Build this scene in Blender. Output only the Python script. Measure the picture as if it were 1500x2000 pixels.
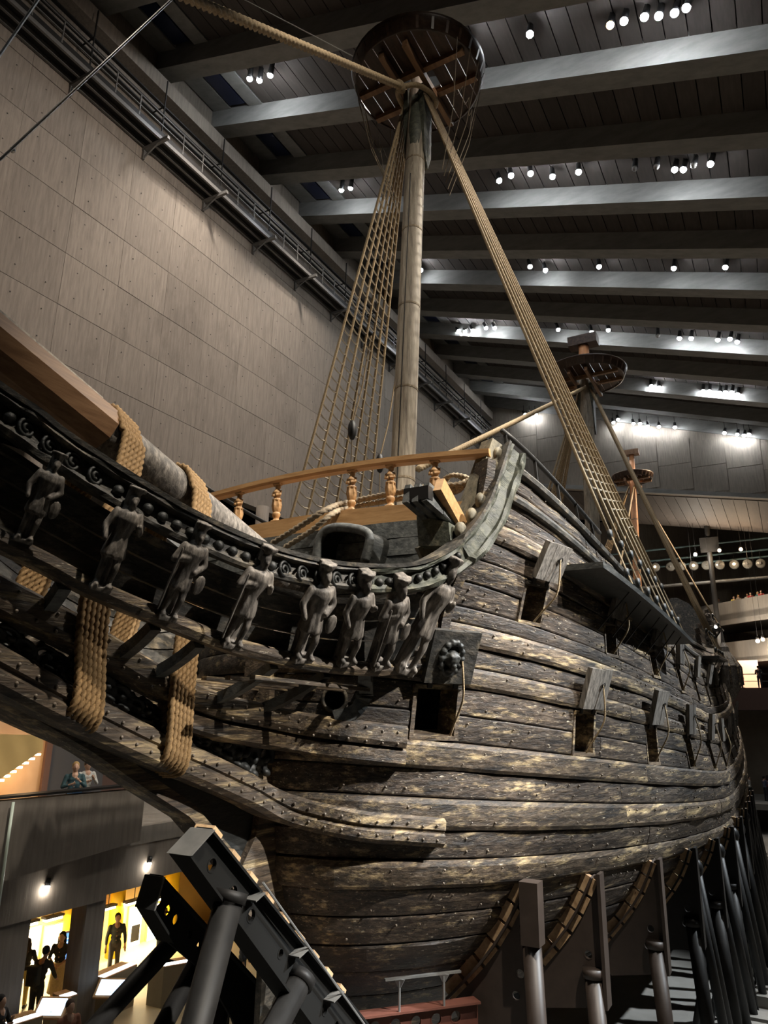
import bpy, bmesh, math, random
import numpy as np
from mathutils import Vector, Matrix
random.seed(7); RNG = np.random.default_rng(7)
for o in list(bpy.data.objects): bpy.data.objects.remove(o, do_unlink=True)
SC = bpy.context.scene; COL = SC.collection
# world axes: x = towards the ship's port side, y = aft, z = up; z = 0 is the camera's height
# ------------------------------------------------------------------ camera
F = 1400.0; PITCH, HEAD, ROLL = 15.9, 29.1, 0.8
CAM = np.array([7.02, -14.4, 0.0])
def _rx(a): c, s = math.cos(a), math.sin(a); return np.array([[1,0,0],[0,c,-s],[0,s,c]])
def _rz(a): c, s = math.cos(a), math.sin(a); return np.array([[c,-s,0],[s,c,0],[0,0,1]])
RM = _rz(math.radians(HEAD)) @ _rx(math.radians(90+PITCH)) @ _rz(math.radians(ROLL))
cd = bpy.data.cameras.new('camera'); cam = bpy.data.objects.new('camera', cd); COL.objects.link(cam)
cam.matrix_world = Matrix.Translation(Vector(CAM)) @ Matrix(RM.tolist()).to_4x4()
cd.sensor_fit = 'VERTICAL'; cd.sensor_height = 36.0; cd.sensor_width = 27.0; cd.lens = F/2000*36; cd.clip_end = 400; cd.clip_start = .05
SC.camera = cam
# ------------------------------------------------------------------ world, large lights, exposure
wd = bpy.data.worlds.new('world'); SC.world = wd; wd.use_nodes = True
wd.node_tree.nodes['Background'].inputs[0].default_value = (.75, .86, 1.0, 1)
wd.node_tree.nodes['Background'].inputs[1].default_value = 0.0
SC.view_settings.view_transform = 'Standard'; SC.view_settings.look = 'None'
SC.view_settings.exposure = 0.6; SC.view_settings.gamma = 1.0; SC.view_settings.use_curve_mapping = False
def spot(name, loc, aim, power, size_deg, col=(1,.93,.82), blend=.6, rad=.25, parent=None):
    l = bpy.data.lights.new(name, 'SPOT'); l.energy = power; l.color = col
    l.spot_size = math.radians(size_deg); l.spot_blend = blend; l.shadow_soft_size = rad
    o = bpy.data.objects.new(name, l); COL.objects.link(o); o.parent = parent
    o.location = loc; o.rotation_euler = (Vector(aim)-Vector(loc)).to_track_quat('-Z','Y').to_euler()
    return o
def point(name, loc, power, col, rad=.06, parent=None):
    l = bpy.data.lights.new(name, 'POINT'); l.energy = power; l.color = col; l.shadow_soft_size = rad
    o = bpy.data.objects.new(name, l); COL.objects.link(o); o.parent = parent; o.location = loc; return o
WARM = (1,.90,.76); COOL = (.80,.92,1.0); WHITE = (1,.95,.88)
# the roof's spotlights that hang outside the picture: over the port side, overhead and behind the camera,
# at the height of the lit spotlights seen under the roof (roof soffit: 29.5 - .33 * (p + 16))
def rig(name, p, s, aim, power, size, col, blend=.6): spot('roof_spot_'+name+'_offscreen', (p, s, 29.5-.33*(p+16)+.35), aim, power, size, col, blend)
rig('bow_key', 24, -3, (2.6,-4.6,1.3), 56000, 20, WHITE)
rig('side_key', 22, 6, (3.6,0,.2), 38000, 24, (.88,.95,1.0))
rig('midships', 18, 17, (4.2,10,.2), 29000, 30, (.88,.95,1.0))
rig('waist', 16, 28, (3.5,26,3), 28000, 44, WARM)
rig('stern', 14, 24, (3,38,4), 22000, 36, WARM)
rig('beakhead', 4, -19, (.4,-8.5,1), 12000, 34, COOL)
rig('head_high', 13, -9, (2.2,-5,1.6), 15000, 36, WARM)
rig('foremast', 10, -8, (0,-.6,10), 14000, 50, WARM)
rig('overhead', -9, -8, (1,-4,4), 10500, 40, WARM)
rig('forecastle', 1.5, -23, (.2,-4.2,3.7), 24000, 16, WARM, .8)
rig('fore_rigging', 11, 6, (2.2,2,9), 9500, 50, WARM)
rig('mainmast', 11, 28, (0,18,12), 14000, 38, WARM)
rig('mizzen', 12, 34, (0,29,10), 15000, 36, (1,.72,.45))
rig('wall', 3, -1, (-16,6,13), 6500, 100, (1,.83,.70), 1.0)
# ------------------------------------------------------------------ pixel -> place helpers (photo taken as 1500 x 2000)
def ray(u, v): return RM @ np.array([(u-750)/F, (1000-v)/F, -1.0])
def atp(u, v, p): r = ray(u, v); return CAM + r*(p-CAM[0])/r[0]
def ats(u, v, s): r = ray(u, v); return CAM + r*(s-CAM[1])/r[1]
def atz(u, v, z): r = ray(u, v); return CAM + r*(z-CAM[2])/r[2]
def hit(u, v, fn):
    r = ray(u, v)
    for t in np.arange(3, 120, .02):
        P = CAM+t*r
        if P[0] < fn(P[1], P[2]): return P
    return P
# ------------------------------------------------------------------ mesh helpers
class MB:
    def __init__(s): s.v = []; s.f = []
    def add(s, vs, fs):
        n = len(s.v); s.v += [tuple(map(float, q)) for q in vs]; s.f += [tuple(i+n for i in f) for f in fs]; return s
    def box(s, lo, hi, M=None):
        (a,b,c),(d,e,f) = lo, hi
        vs = [(a,b,c),(d,b,c),(d,e,c),(a,e,c),(a,b,f),(d,b,f),(d,e,f),(a,e,f)]
        if M is not None: vs = [tuple(M @ Vector(q)) for q in vs]
        return s.add(vs, [(3,2,1,0),(4,5,6,7),(0,1,5,4),(1,2,6,5),(2,3,7,6),(3,0,4,7)])
    def bar(s, a, b, w, h, up=(0,0,1), w2=None, h2=None):
        a, b = Vector(a), Vector(b); d = (b-a).normalized(); u = Vector(up)
        x = d.cross(u)
        if x.length < 1e-4: x = d.cross(Vector((0,1,0)))
        x.normalize(); y = x.cross(d); w2 = w if w2 is None else w2; h2 = h if h2 is None else h2
        vs = [a-x*w/2-y*h/2, a+x*w/2-y*h/2, a+x*w/2+y*h/2, a-x*w/2+y*h/2, b-x*w2/2-y*h2/2, b+x*w2/2-y*h2/2, b+x*w2/2+y*h2/2, b-x*w2/2+y*h2/2]
        return s.add(vs, [(0,1,2,3),(7,6,5,4),(4,5,1,0),(5,6,2,1),(6,7,3,2),(7,4,0,3)])
    def rings(s, rs, closed=True, caps=True):
        n = len(rs[0]); vs = [q for r in rs for q in r]; fs = []
        for i in range(len(rs)-1):
            for j in range(n if closed else n-1):
                k = (j+1) % n; fs.append((i*n+j, i*n+k, (i+1)*n+k, (i+1)*n+j))
        if caps and closed:
            fs.append(tuple(range(n-1,-1,-1))); m = (len(rs)-1)*n; fs.append(tuple(range(m, m+n)))
        return s.add(vs, fs)
    def tube(s, path, r, n=8, twist=0.0, lobes=0, lobe=.18):
        P = np.array(path, float); m = len(P); R = np.full(m, r, float) if np.isscalar(r) else np.array(r, float)
        T = np.gradient(P, axis=0); T /= np.linalg.norm(T, axis=1)[:,None]+1e-12
        x = np.cross(T[0], [0,0,1.0]);
        if np.linalg.norm(x) < 1e-3: x = np.cross(T[0], [0,1.0,0])
        x /= np.linalg.norm(x); a = np.arange(n)*2*math.pi/n; rs = []; dist = 0
        for i in range(m):
            x = x-T[i]*x.dot(T[i]); x /= np.linalg.norm(x)+1e-12; y = np.cross(T[i], x)
            if i: dist += np.linalg.norm(P[i]-P[i-1])
            rr = R[i]*(1+lobe*(np.abs(np.cos(lobes*(a-dist*twist)/2))*2-1.2)) if lobes else R[i]+0*a
            rs.append([P[i]+x*math.cos(q)*w+y*math.sin(q)*w for q, w in zip(a, rr)])
        return s.rings(rs)
    def rope(s, path, r, pitch=None, n=9):
        P = resample(path, max(r*.55, .012)); return s.tube(P, r, n, 2*math.pi/(pitch or r*7), 3, .34)
    def lathe(s, prof, n=24, M=None, arc=2*math.pi, caps=True):
        a = np.arange(n)*arc/n; rs = [[(r*math.cos(q), r*math.sin(q), z) for q in a] for r, z in prof]
        if M is not None: rs = [[tuple(M @ Vector(q)) for q in r] for r in rs]
        return s.rings(rs, True, caps)
    def prism(s, poly, M, depth):
        n = len(poly); vs = [M @ Vector((x,y,-depth/2)) for x,y in poly]+[M @ Vector((x,y,depth/2)) for x,y in poly]
        return s.add(vs, [tuple(range(n-1,-1,-1)), tuple(range(n,2*n))]+[(i,(i+1)%n,n+(i+1)%n,n+i) for i in range(n)])
    def ball(s, c, r, n=8, sc=(1,1,1)):
        m = max(4, n//2+1); pr = [(math.sin(math.pi*i/m), -math.cos(math.pi*i/m)) for i in range(m+1)]
        pr[0] = (.02,-1); pr[-1] = (.02,1)
        rs = [[(c[0]+r*sc[0]*q*math.cos(2*math.pi*j/n), c[1]+r*sc[1]*q*math.sin(2*math.pi*j/n), c[2]+r*sc[2]*z) for j in range(n)] for q, z in pr]
        return s.rings(rs)
    def sweep(s, path, prof, up=(0,0,1), side=None):
        """prof: list of (outward, up) offsets or function i->list; outward = horizontal normal of the path"""
        P = np.array(path, float); T = np.gradient(P, axis=0); T /= np.linalg.norm(T, axis=1)[:,None]
        rs = []
        for i in range(len(P)):
            o = np.cross(np.array(up, float), T[i]) if side is None else np.array(side[i], float)
            o = o-T[i]*o.dot(T[i]); o /= np.linalg.norm(o); w = np.cross(T[i], o)
            if w[2] < 0 and side is None: w = -w
            pr = prof(i) if callable(prof) else prof
            rs.append([P[i]+o*a+w*b for a, b in pr])
        return s.rings(rs)
def resample(path, step):
    P = np.array(path, float); d = np.r_[0, np.cumsum(np.linalg.norm(np.diff(P, axis=0), axis=1))]
    n = max(2, int(d[-1]/step)+1); t = np.linspace(0, d[-1], n)
    return np.stack([np.interp(t, d, P[:,k]) for k in range(3)], 1)
def spline(pts, n=8):
    P = np.array(pts, float); P = np.vstack([2*P[0]-P[1], P, 2*P[-1]-P[-2]]); out = []
    for i in range(1, len(P)-2):
        for t in np.linspace(0, 1, n, endpoint=False):
            a,b,c,d = P[i-1:i+3]; out.append(.5*((2*b)+(c-a)*t+(2*a-5*b+4*c-d)*t*t+(3*b-a-3*c+d)*t**3))
    out.append(P[-2]); return np.array(out)
def make(name, mb, mat, parent=None, smooth=False, loc=None, kind=None, label=None, recalc=True):
    me = bpy.data.meshes.new(name)
    me.from_pydata(mb.v, [], mb.f)
    if recalc:
        bm = bmesh.new(); bm.from_mesh(me); bmesh.ops.recalc_face_normals(bm, faces=bm.faces); bm.to_mesh(me); bm.free()
    if smooth: me.polygons.foreach_set('use_smooth', [True]*len(me.polygons))
    me.materials.append(mat)
    o = bpy.data.objects.new(name, me); COL.objects.link(o)
    if loc is not None: o.location = loc
    if parent is not None: o.parent = parent
    if kind: o['kind'] = kind
    if label: o['label'] = label
    return o
def inst(src, parent=None, loc=None, rot=None, scale=None):
    o = src.copy(); COL.objects.link(o); o.parent = parent
    if loc is not None: o.location = loc
    if rot is not None: o.rotation_euler = rot
    if scale is not None: o.scale = scale
    return o
def thing(name, label, cat, loc=(0,0,0), group=None, rot=None):
    o = bpy.data.objects.new(name, None); COL.objects.link(o); o.location = loc; o.empty_display_size = .2
    if rot is not None: o.rotation_euler = rot
    return tag(o, label, cat, group)
def tag(o, label, cat, group=None):
    o['label'] = label; o['category'] = cat
    if group: o['group'] = group
    return o
def struct(name, mb, mat, smooth=False): return make(name, mb, mat, None, smooth, kind='structure')
def remeshed(mb, voxel, smooth_it=4, noise=0.0, nscale=8):
    """one continuous surface grown over overlapping solids"""
    me = bpy.data.meshes.new('tmp'); me.from_pydata(mb.v, [], mb.f)
    bm = bmesh.new(); bm.from_mesh(me); bmesh.ops.recalc_face_normals(bm, faces=bm.faces); bm.to_mesh(me); bm.free()
    o = bpy.data.objects.new('tmp', me); COL.objects.link(o)
    r = o.modifiers.new('r', 'REMESH'); r.mode = 'VOXEL'; r.voxel_size = voxel
    if smooth_it: q = o.modifiers.new('s', 'SMOOTH'); q.factor = .5; q.iterations = smooth_it
    dg = bpy.context.evaluated_depsgraph_get(); m2 = bpy.data.meshes.new_from_object(o.evaluated_get(dg))
    bpy.data.objects.remove(o, do_unlink=True); bpy.data.meshes.remove(me)
    m2.polygons.foreach_set('use_smooth', [True]*len(m2.polygons))
    return m2
def punch(o, cut):
    '''cut real holes through a mesh object'''
    me = bpy.data.meshes.new('cut'); me.from_pydata(cut.v, [], cut.f); bm = bmesh.new(); bm.from_mesh(me); bmesh.ops.recalc_face_normals(bm, faces=bm.faces); bm.to_mesh(me); bm.free()
    c = bpy.data.objects.new('cut', me); COL.objects.link(c); c.parent = o.parent; c.location = o.location
    m = o.modifiers.new('b', 'BOOLEAN'); m.operation = 'DIFFERENCE'; m.solver = 'EXACT'; m.object = c
    bpy.context.view_layer.update(); dg = bpy.context.evaluated_depsgraph_get(); m2 = bpy.data.meshes.new_from_object(o.evaluated_get(dg))
    o.modifiers.clear()
    if len(m2.polygons) > 3: o.data = m2
    bpy.data.objects.remove(c, do_unlink=True)
def rim(mb, c, n, r, th):
    M = Matrix.Translation(Vector(c)) @ Vector(n).to_track_quat('Z','Y').to_matrix().to_4x4(); return mb.lathe([(r-.004,-th),(r+.012,-th),(r+.012,th),(r-.004,th),(r-.004,-th)], 16, M, caps=False)
def meshobj(name, me, mat, parent=None):
    me = me if not me.materials else me
    me.materials.clear(); me.materials.append(mat)
    o = bpy.data.objects.new(name, me); COL.objects.link(o); o.parent = parent; return o
# ------------------------------------------------------------------ materials
def mat(name, base, rough=.6, metal=0.0, emit=None, estr=0.0):
    m = bpy.data.materials.new(name); m.use_nodes = True; b = m.node_tree.nodes['Principled BSDF']
    b.inputs['Base Color'].default_value = (*base, 1); b.inputs['Roughness'].default_value = rough; b.inputs['Metallic'].default_value = metal
    if emit: b.inputs['Emission Color'].default_value = (*emit, 1); b.inputs['Emission Strength'].default_value = estr
    return m
def nmat(name, stops, scale=(1,1,1), nscale=3.0, detail=8, rough=(.5,.8), bump=.3, blotch=None, bscale=.8, var=.25, bdist=.02, spec=.5, fine=None, distort=0.0, rand_off=True):
    """noise wood/stone: stops = colour ramp over grain noise; blotch = (colour, lo, hi) patches over it"""
    m = bpy.data.materials.new(name); m.use_nodes = True; nt = m.node_tree; N = nt.nodes; K = nt.links
    b = N['Principled BSDF']; b.inputs['Specular IOR Level'].default_value = spec
    tc = N.new('ShaderNodeTexCoord'); oi = N.new('ShaderNodeObjectInfo'); mp = N.new('ShaderNodeMapping'); mp.inputs['Scale'].default_value = scale
    src = tc.outputs['Object']
    if rand_off:
        va = N.new('ShaderNodeVectorMath'); va.operation = 'MULTIPLY_ADD'; cx = N.new('ShaderNodeCombineXYZ')
        for i in range(3): K.new(oi.outputs['Random'], cx.inputs[i])
        K.new(cx.outputs[0], va.inputs[0]); va.inputs[1].default_value = (37,53,71); K.new(src, va.inputs[2]); src = va.outputs[0]
    K.new(src, mp.inputs[0])
    n1 = N.new('ShaderNodeTexNoise'); n1.inputs['Scale'].default_value = nscale; n1.inputs['Detail'].default_value = detail; n1.inputs['Roughness'].default_value = .65; n1.inputs['Distortion'].default_value = distort
    K.new(mp.outputs[0], n1.inputs['Vector'])
    cr = N.new('ShaderNodeValToRGB'); e = cr.color_ramp.elements
    while len(e) < len(stops): e.new(.5)
    for q, (pos, c) in zip(e, stops): q.position = pos; q.color = (*c, 1)
    K.new(n1.outputs['Fac'], cr.inputs[0]); out = cr.outputs[0]
    def mix(fac, a, bcol, mode='MIX'):
        x = N.new('ShaderNodeMix'); x.data_type = 'RGBA'; x.blend_type = mode
        if hasattr(fac, 'links'): K.new(fac, x.inputs[0])
        else: x.inputs[0].default_value = fac
        K.new(a, x.inputs[6])
        if hasattr(bcol, 'links'): K.new(bcol, x.inputs[7])
        else: x.inputs[7].default_value = (*bcol, 1)
        return x.outputs[2]
    for bl in (blotch or []):
        col, lo, hi, bs, st = bl
        mp2 = N.new('ShaderNodeMapping'); mp2.inputs['Scale'].default_value = st; K.new(src, mp2.inputs[0])
        n2 = N.new('ShaderNodeTexNoise'); n2.inputs['Scale'].default_value = bs; n2.inputs['Detail'].default_value = 9; n2.inputs['Roughness'].default_value = .72; K.new(mp2.outputs[0], n2.inputs['Vector'])
        mr = N.new('ShaderNodeMapRange'); mr.inputs[1].default_value = lo; mr.inputs[2].default_value = hi; K.new(n2.outputs['Fac'], mr.inputs[0])
        out = mix(mr.outputs[0], out, col)
    if var:
        mr = N.new('ShaderNodeMapRange'); mr.inputs[3].default_value = 1-var; mr.inputs[4].default_value = 1+var; K.new(oi.outputs['Random'], mr.inputs[0])
        vm = N.new('ShaderNodeVectorMath'); vm.operation = 'SCALE'; K.new(out, vm.inputs[0]); K.new(mr.outputs[0], vm.inputs['Scale']); out = vm.outputs[0]
    K.new(out, b.inputs['Base Color'])
    mr = N.new('ShaderNodeMapRange'); mr.inputs[3].default_value = rough[0]; mr.inputs[4].default_value = rough[1]; K.new(n1.outputs['Fac'], mr.inputs[0]); K.new(mr.outputs[0], b.inputs['Roughness'])
    if bump:
        bp = N.new('ShaderNodeBump'); bp.inputs['Strength'].default_value = bump; bp.inputs['Distance'].default_value = bdist; K.new(n1.outputs['Fac'], bp.inputs['Height']); K.new(bp.outputs[0], b.inputs['Normal'])
    return m
G3 = (1,1,1)
PALE = ((.52,.39,.21), .52, .66, 1.5, (2.2,.34,4.2))
PALE2 = ((.66,.58,.44), .60, .70, 6.0, (2.5,.5,4.5))
PALEP = ((.48,.36,.20), .55, .68, 1.5, (2.2,.34,4.2))
DKB = ((.012,.010,.009), .49, .64, 1.9, (1.6,.3,4.0))
M_PLANK = nmat('old_oak_plank', [(.28,(.007,.005,.004)),(.46,(.034,.024,.017)),(.62,(.085,.062,.043)),(.78,(.18,.135,.092))], (5,.7,9), 2.2, 10, (.38,.7), .8, [PALEP, DKB, PALE2], var=.4, bdist=.03)
M_WALE = nmat('old_oak_wale', [(.28,(.012,.009,.006)),(.48,(.068,.048,.031)),(.64,(.155,.113,.074)),(.8,(.28,.21,.14))], (5,.7,9), 2.2, 10, (.42,.75), .75, [PALE, DKB, PALE2], var=.3, bdist=.03)
M_HEAD = nmat('old_oak_head', [(.28,(.010,.010,.009)),(.5,(.045,.042,.036)),(.66,(.11,.095,.075)),(.82,(.22,.19,.14))], (3,1.2,4), 3, 10, (.38,.7), .7, [((.33,.27,.18),.56,.74,1.6,(1.5,1,1.5))], var=.25, bdist=.03)
M_DARK = nmat('dark_oak', [(.3,(.006,.007,.007)),(.55,(.022,.023,.021)),(.8,(.06,.056,.046))], (3,1.2,5), 3, 9, (.35,.65), .6, var=.3)
M_CARVE = nmat('carved_oak', [(.3,(.03,.026,.022)),(.48,(.13,.113,.096)),(.66,(.30,.265,.225)),(.85,(.46,.41,.35))], (4,4,1.5), 4, 9, (.45,.75), .7, var=.2)
M_GREEN = nmat('greenish_oak', [(.3,(.016,.019,.015)),(.55,(.075,.08,.06)),(.75,(.19,.18,.13))], (3,1.5,3), 3, 9, (.45,.75), .7, [((.30,.27,.18),.57,.72,2.0,(1,1,1))], var=.15)
M_BLUEW = nmat('grey_oak', [(.3,(.03,.034,.035)),(.55,(.12,.125,.12)),(.8,(.26,.255,.23))], (3,1.5,4), 3, 9, (.5,.8), .6, var=.2)
M_LID = nmat('lid_oak', [(.3,(.035,.03,.026)),(.5,(.13,.115,.098)),(.72,(.27,.24,.20))], (6,6,.8), 3, 9, (.5,.8), .7, var=.2)
M_NEWW = nmat('new_pine', [(.3,(.36,.19,.075)),(.55,(.52,.30,.13)),(.8,(.62,.39,.19))], (.8,6,6), 2.0, 6, (.45,.6), .15, var=.06)
M_NEWC = nmat('new_carved_wood', [(.3,(.30,.16,.065)),(.6,(.52,.31,.14)),(.85,(.66,.43,.22))], (2,2,2), 3, 6, (.45,.6), .2, var=.05)
M_BROWN = nmat('brown_spar', [(.3,(.15,.075,.035)),(.55,(.27,.15,.075)),(.8,(.42,.27,.15))], (6,.5,6), 1.5, 7, (.4,.6), .2, var=.05)
M_MAST = nmat('grey_mast', [(.3,(.13,.10,.072)),(.5,(.30,.255,.195)),(.7,(.47,.41,.32))], (9,9,.7), 1.6, 9, (.5,.75), .5, [((.12,.08,.05),.56,.75,.8,(2,2,.7)),((.5,.45,.35),.6,.7,3.,(2,2,.6))], var=0)
M_TOP = nmat('dark_top_wood', [(.3,(.025,.014,.009)),(.55,(.06,.034,.022)),(.8,(.10,.06,.04))], (4,1,4), 2, 6, (.3,.5), .2, var=.3)
M_ORANGE = nmat('orange_spar', [(.3,(.30,.12,.05)),(.55,(.50,.23,.10)),(.8,(.62,.34,.17))], (5,5,.6), 1.5, 7, (.45,.6), .2, var=.05)
M_ROPE = nmat('tarred_hemp', [(.3,(.20,.14,.075)),(.7,(.46,.35,.21))], (6,6,6), 5, 5, (.7,.9), .3, var=.12)
M_ROPED = nmat('dark_hemp', [(.3,(.13,.10,.065)),(.7,(.34,.27,.18))], (6,6,6), 5, 5, (.7,.9), .3, var=.15)
M_ROPEO = nmat('amber_hemp', [(.3,(.26,.15,.06)),(.7,(.52,.33,.15))], (6,6,6), 5, 5, (.7,.9), .3, var=.15)
M_POST = nmat('mottled_post', [(.3,(.06,.055,.04)),(.55,(.20,.175,.12)),(.8,(.38,.33,.22))], (3,3,2), 3, 9, (.5,.8), .8, var=0)
M_GOLDR = nmat('golden_hemp', [(.3,(.17,.095,.035)),(.7,(.36,.225,.095))], (9,9,9), 6, 5, (.7,.9), .3, var=.08)
M_TWINE = mat('twine', (.50,.43,.33), .85)
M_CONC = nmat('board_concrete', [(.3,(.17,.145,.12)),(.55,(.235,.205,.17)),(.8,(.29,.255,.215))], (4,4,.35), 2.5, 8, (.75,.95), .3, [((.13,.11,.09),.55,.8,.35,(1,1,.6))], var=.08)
M_BEAM = nmat('roof_concrete', [(.3,(.17,.17,.165)),(.6,(.24,.24,.23)),(.85,(.29,.285,.27))], (.6,2,2), 1.5, 7, (.7,.9), .2, var=.08)
M_ROOFB = nmat('roof_board', [(.3,(.05,.042,.037)),(.6,(.075,.063,.056)),(.85,(.10,.087,.078))], (4,.6,4), 2, 6, (.6,.85), .2, var=.2)
M_STEEL = nmat('dark_steel', [(.3,(.010,.0095,.009)),(.7,(.018,.017,.016))], G3, 4, 4, (.45,.6), .05, var=.08, spec=.25)
M_STEELB = nmat('brown_steel', [(.3,(.040,.029,.023)),(.7,(.058,.042,.034))], G3, 4, 4, (.4,.55), .05, var=.1)
M_STEELG = nmat('grey_steel', [(.3,(.10,.10,.095)),(.7,(.15,.145,.135))], G3, 4, 4, (.35,.5), .05, var=.05)
M_RED = nmat('oxide_steel', [(.3,(.12,.045,.032)),(.7,(.17,.065,.045))], G3, 4, 4, (.45,.6), .05, var=.05)
M_BLACK2 = mat('black_paint', (.010,.010,.0095), .75); M_BLACK2.node_tree.nodes['Principled BSDF'].inputs['Specular IOR Level'].default_value = .15
M_BLACK = mat('black', (.008,.008,.008), .5)
M_VOID = mat('dark_interior', (.012,.011,.010), .9)
M_WIRE = mat('steel_wire', (.55,.56,.56), .35, .8)
M_IRON = mat('iron', (.035,.033,.031), .5, .6)
M_BOLT = mat('bolt_head', (.15,.12,.09), .4)
M_WEDGE = nmat('oak_wedge', [(.3,(.34,.20,.10)),(.7,(.60,.42,.24))], (3,3,3), 3, 5, (.6,.8), .3, var=.25)
M_LAMPB = mat('lamp_black', (.012,.012,.013), .45)
M_LENS = mat('lamp_lens', (1,1,1), .4, 0, (1,.93,.82), 40)
M_LENSR = mat('roof_lamp_lens', (1,1,1), .4, 0, (.92,.96,1.0), 170)
M_LENSW = mat('warm_lens', (1,1,1), .4, 0, (1,.6,.28), 12)
M_LENSOFF = mat('lamp_glass', (.18,.17,.16), .15)
M_NAVY = mat('roof_window', (.012,.018,.05), .3)
M_CARP = nmat('floor_stone', [(.3,(.20,.19,.17)),(.7,(.27,.26,.24))], G3, 1.2, 5, (.5,.7), .05, var=0, rand_off=False)
# ================================================================== THE HALL
RS = .33; ROOF0 = 29.5; WALLP = -16.0; FLOOR = -7.6; ENDS = 47.2
def roofz(p): return ROOF0-RS*(p-WALLP)
RANG = math.atan(RS)
# floor
struct('floor', MB().box((-24,-30,FLOOR-.3),(24,80,FLOOR)), M_CARP)
# ceiling: backing slab, cross beams, boards
PE = 27.0
def roofquad(p0, p1, s0, s1, d0, d1):
    vs = [(p, s, roofz(p)+d) for d in (d0,d1) for p, s in ((p0,s0),(p1,s0),(p1,s1),(p0,s1))]
    return vs, [(3,2,1,0),(4,5,6,7),(0,1,5,4),(1,2,6,5),(2,3,7,6),(3,0,4,7)]
ceiling = struct('ceiling', MB().add(*roofquad(WALLP-.6, PE, -28, ENDS+2, 1.32, 1.6)), M_BLACK)
BEAMS = [4.3+3.93*k for k in range(-8, 12)]
bmesh0 = None
for s in BEAMS:
    if bmesh0 is None:
        bmesh0 = make('beam', MB().add(*roofquad(WALLP-.5, PE, -.45, .45, 0, 1.3)), M_BEAM, ceiling, loc=(0,s,0))
    else: inst(bmesh0, ceiling, (0,s,0))
BW = .74; nb = int((PE-(-12.6))/BW); b0 = None; cells = []
for k, s in enumerate(BEAMS[:-1]):
    for j in range(nb): cells.append((s+1.965, -12.6+j*BW))
far = MB(); cells.sort(key=lambda c: (c[0]-CAM[1])**2+(c[1]-CAM[0]+6)**2+(60 if c[0] < 0 else 0)*9)
for i, (s, p) in enumerate(cells):
    if i < 295:
        vs, fs = roofquad(.02, BW-.02, -1.62, 1.62, 1.05, 1.2)
        if b0 is None:
            z0 = roofz(0); b0 = make('ceiling_board', MB().add([(a,b,c-z0) for a,b,c in vs], fs), M_ROOFB, ceiling, loc=(p,s,roofz(p)))
        else: inst(b0, ceiling, (p,s,roofz(p)))
    else: far.add(*roofquad(p+.02, p+BW-.02, s-1.62, s+1.62, 1.05, 1.2))
make('ceiling_boards_far', far, M_ROOFB, ceiling, kind='stuff')
sk = None
for s in BEAMS[:-1]:   # roof windows beside the wall and the concrete strip next to them
    if sk is None:
        vs, fs = roofquad(0, 1.0, -1.5, 1.3, 1.0, 1.1); z0 = roofz(0)
        sk = make('roof_window', MB().add([(a,b,c-z0) for a,b,c in vs], fs), M_NAVY, ceiling, loc=(-14.6,s+1.965,roofz(-14.6)))
        vs, fs = roofquad(0, .85, -1.62, 1.62, 1.0, 1.2); sk2 = make('ceiling_strip', MB().add([(a,b,c-z0) for a,b,c in vs], fs), M_BEAM, ceiling, loc=(-13.5,s+1.965,roofz(-13.5)))
        vs, fs = roofquad(0, 1.2, -1.62, 1.62, 1.0, 1.2); sk3 = make('ceiling_strip', MB().add([(a,b,c-z0) for a,b,c in vs], fs), M_BEAM, ceiling, loc=(-15.9,s+1.965,roofz(-15.9)))
    else: inst(sk, ceiling, (-14.6,s+1.965,roofz(-14.6))); inst(sk2, ceiling, (-13.5,s+1.965,roofz(-13.5))); inst(sk3, ceiling, (-15.9,s+1.965,roofz(-15.9)))
# left wall: cast concrete panels over a core
WB = 10.6
wl = struct('wall_left', MB().box((WALLP-.6,-26,WB),(WALLP-.06,ENDS,31.2)), M_CONC)
pw, ph = 2.6, 2.28; pm = None
for i in range(int((ENDS+20)/pw)):
    for j in range(9):
        y = -20+i*pw; z = WB+j*ph; q = random.choice((0,0,.004,.008,.012))
        if y+pw > ENDS: continue
        if pm is None: pm = make('concrete_panel', MB().box((-.06,.005,.012),(0,pw-.005,ph-.012)), M_CONC, wl, loc=(WALLP+q,y,z))
        else: inst(pm, wl, (WALLP+q,y,z))
cone = None   # form-tie holes of the casting
ties = MB()
for i in range(int((ENDS+10)/1.27)):
    for j in range(18):
        y = -10+i*1.27; z = WB+.57+j*1.14
        ties.lathe([(.03,.0),(.022,.008)], 6, Matrix.Translation((WALLP+.03,y,z)) @ Matrix.Rotation(math.pi/2,4,'Y'))
make('form_tie', ties, mat('tie_dark',(.05,.045,.04),.9), wl, kind='stuff')
struct('trim_1', MB().box((WALLP-.3,-26,WB-.45),(WALLP+.25,ENDS,WB-.002)), M_CONC)   # edge beam under the wall
struct('trim_2', MB().box((WALLP-.06,-12,27.9),(WALLP+.75,ENDS,28.7)), M_CONC)        # ledge over the catwalk
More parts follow.
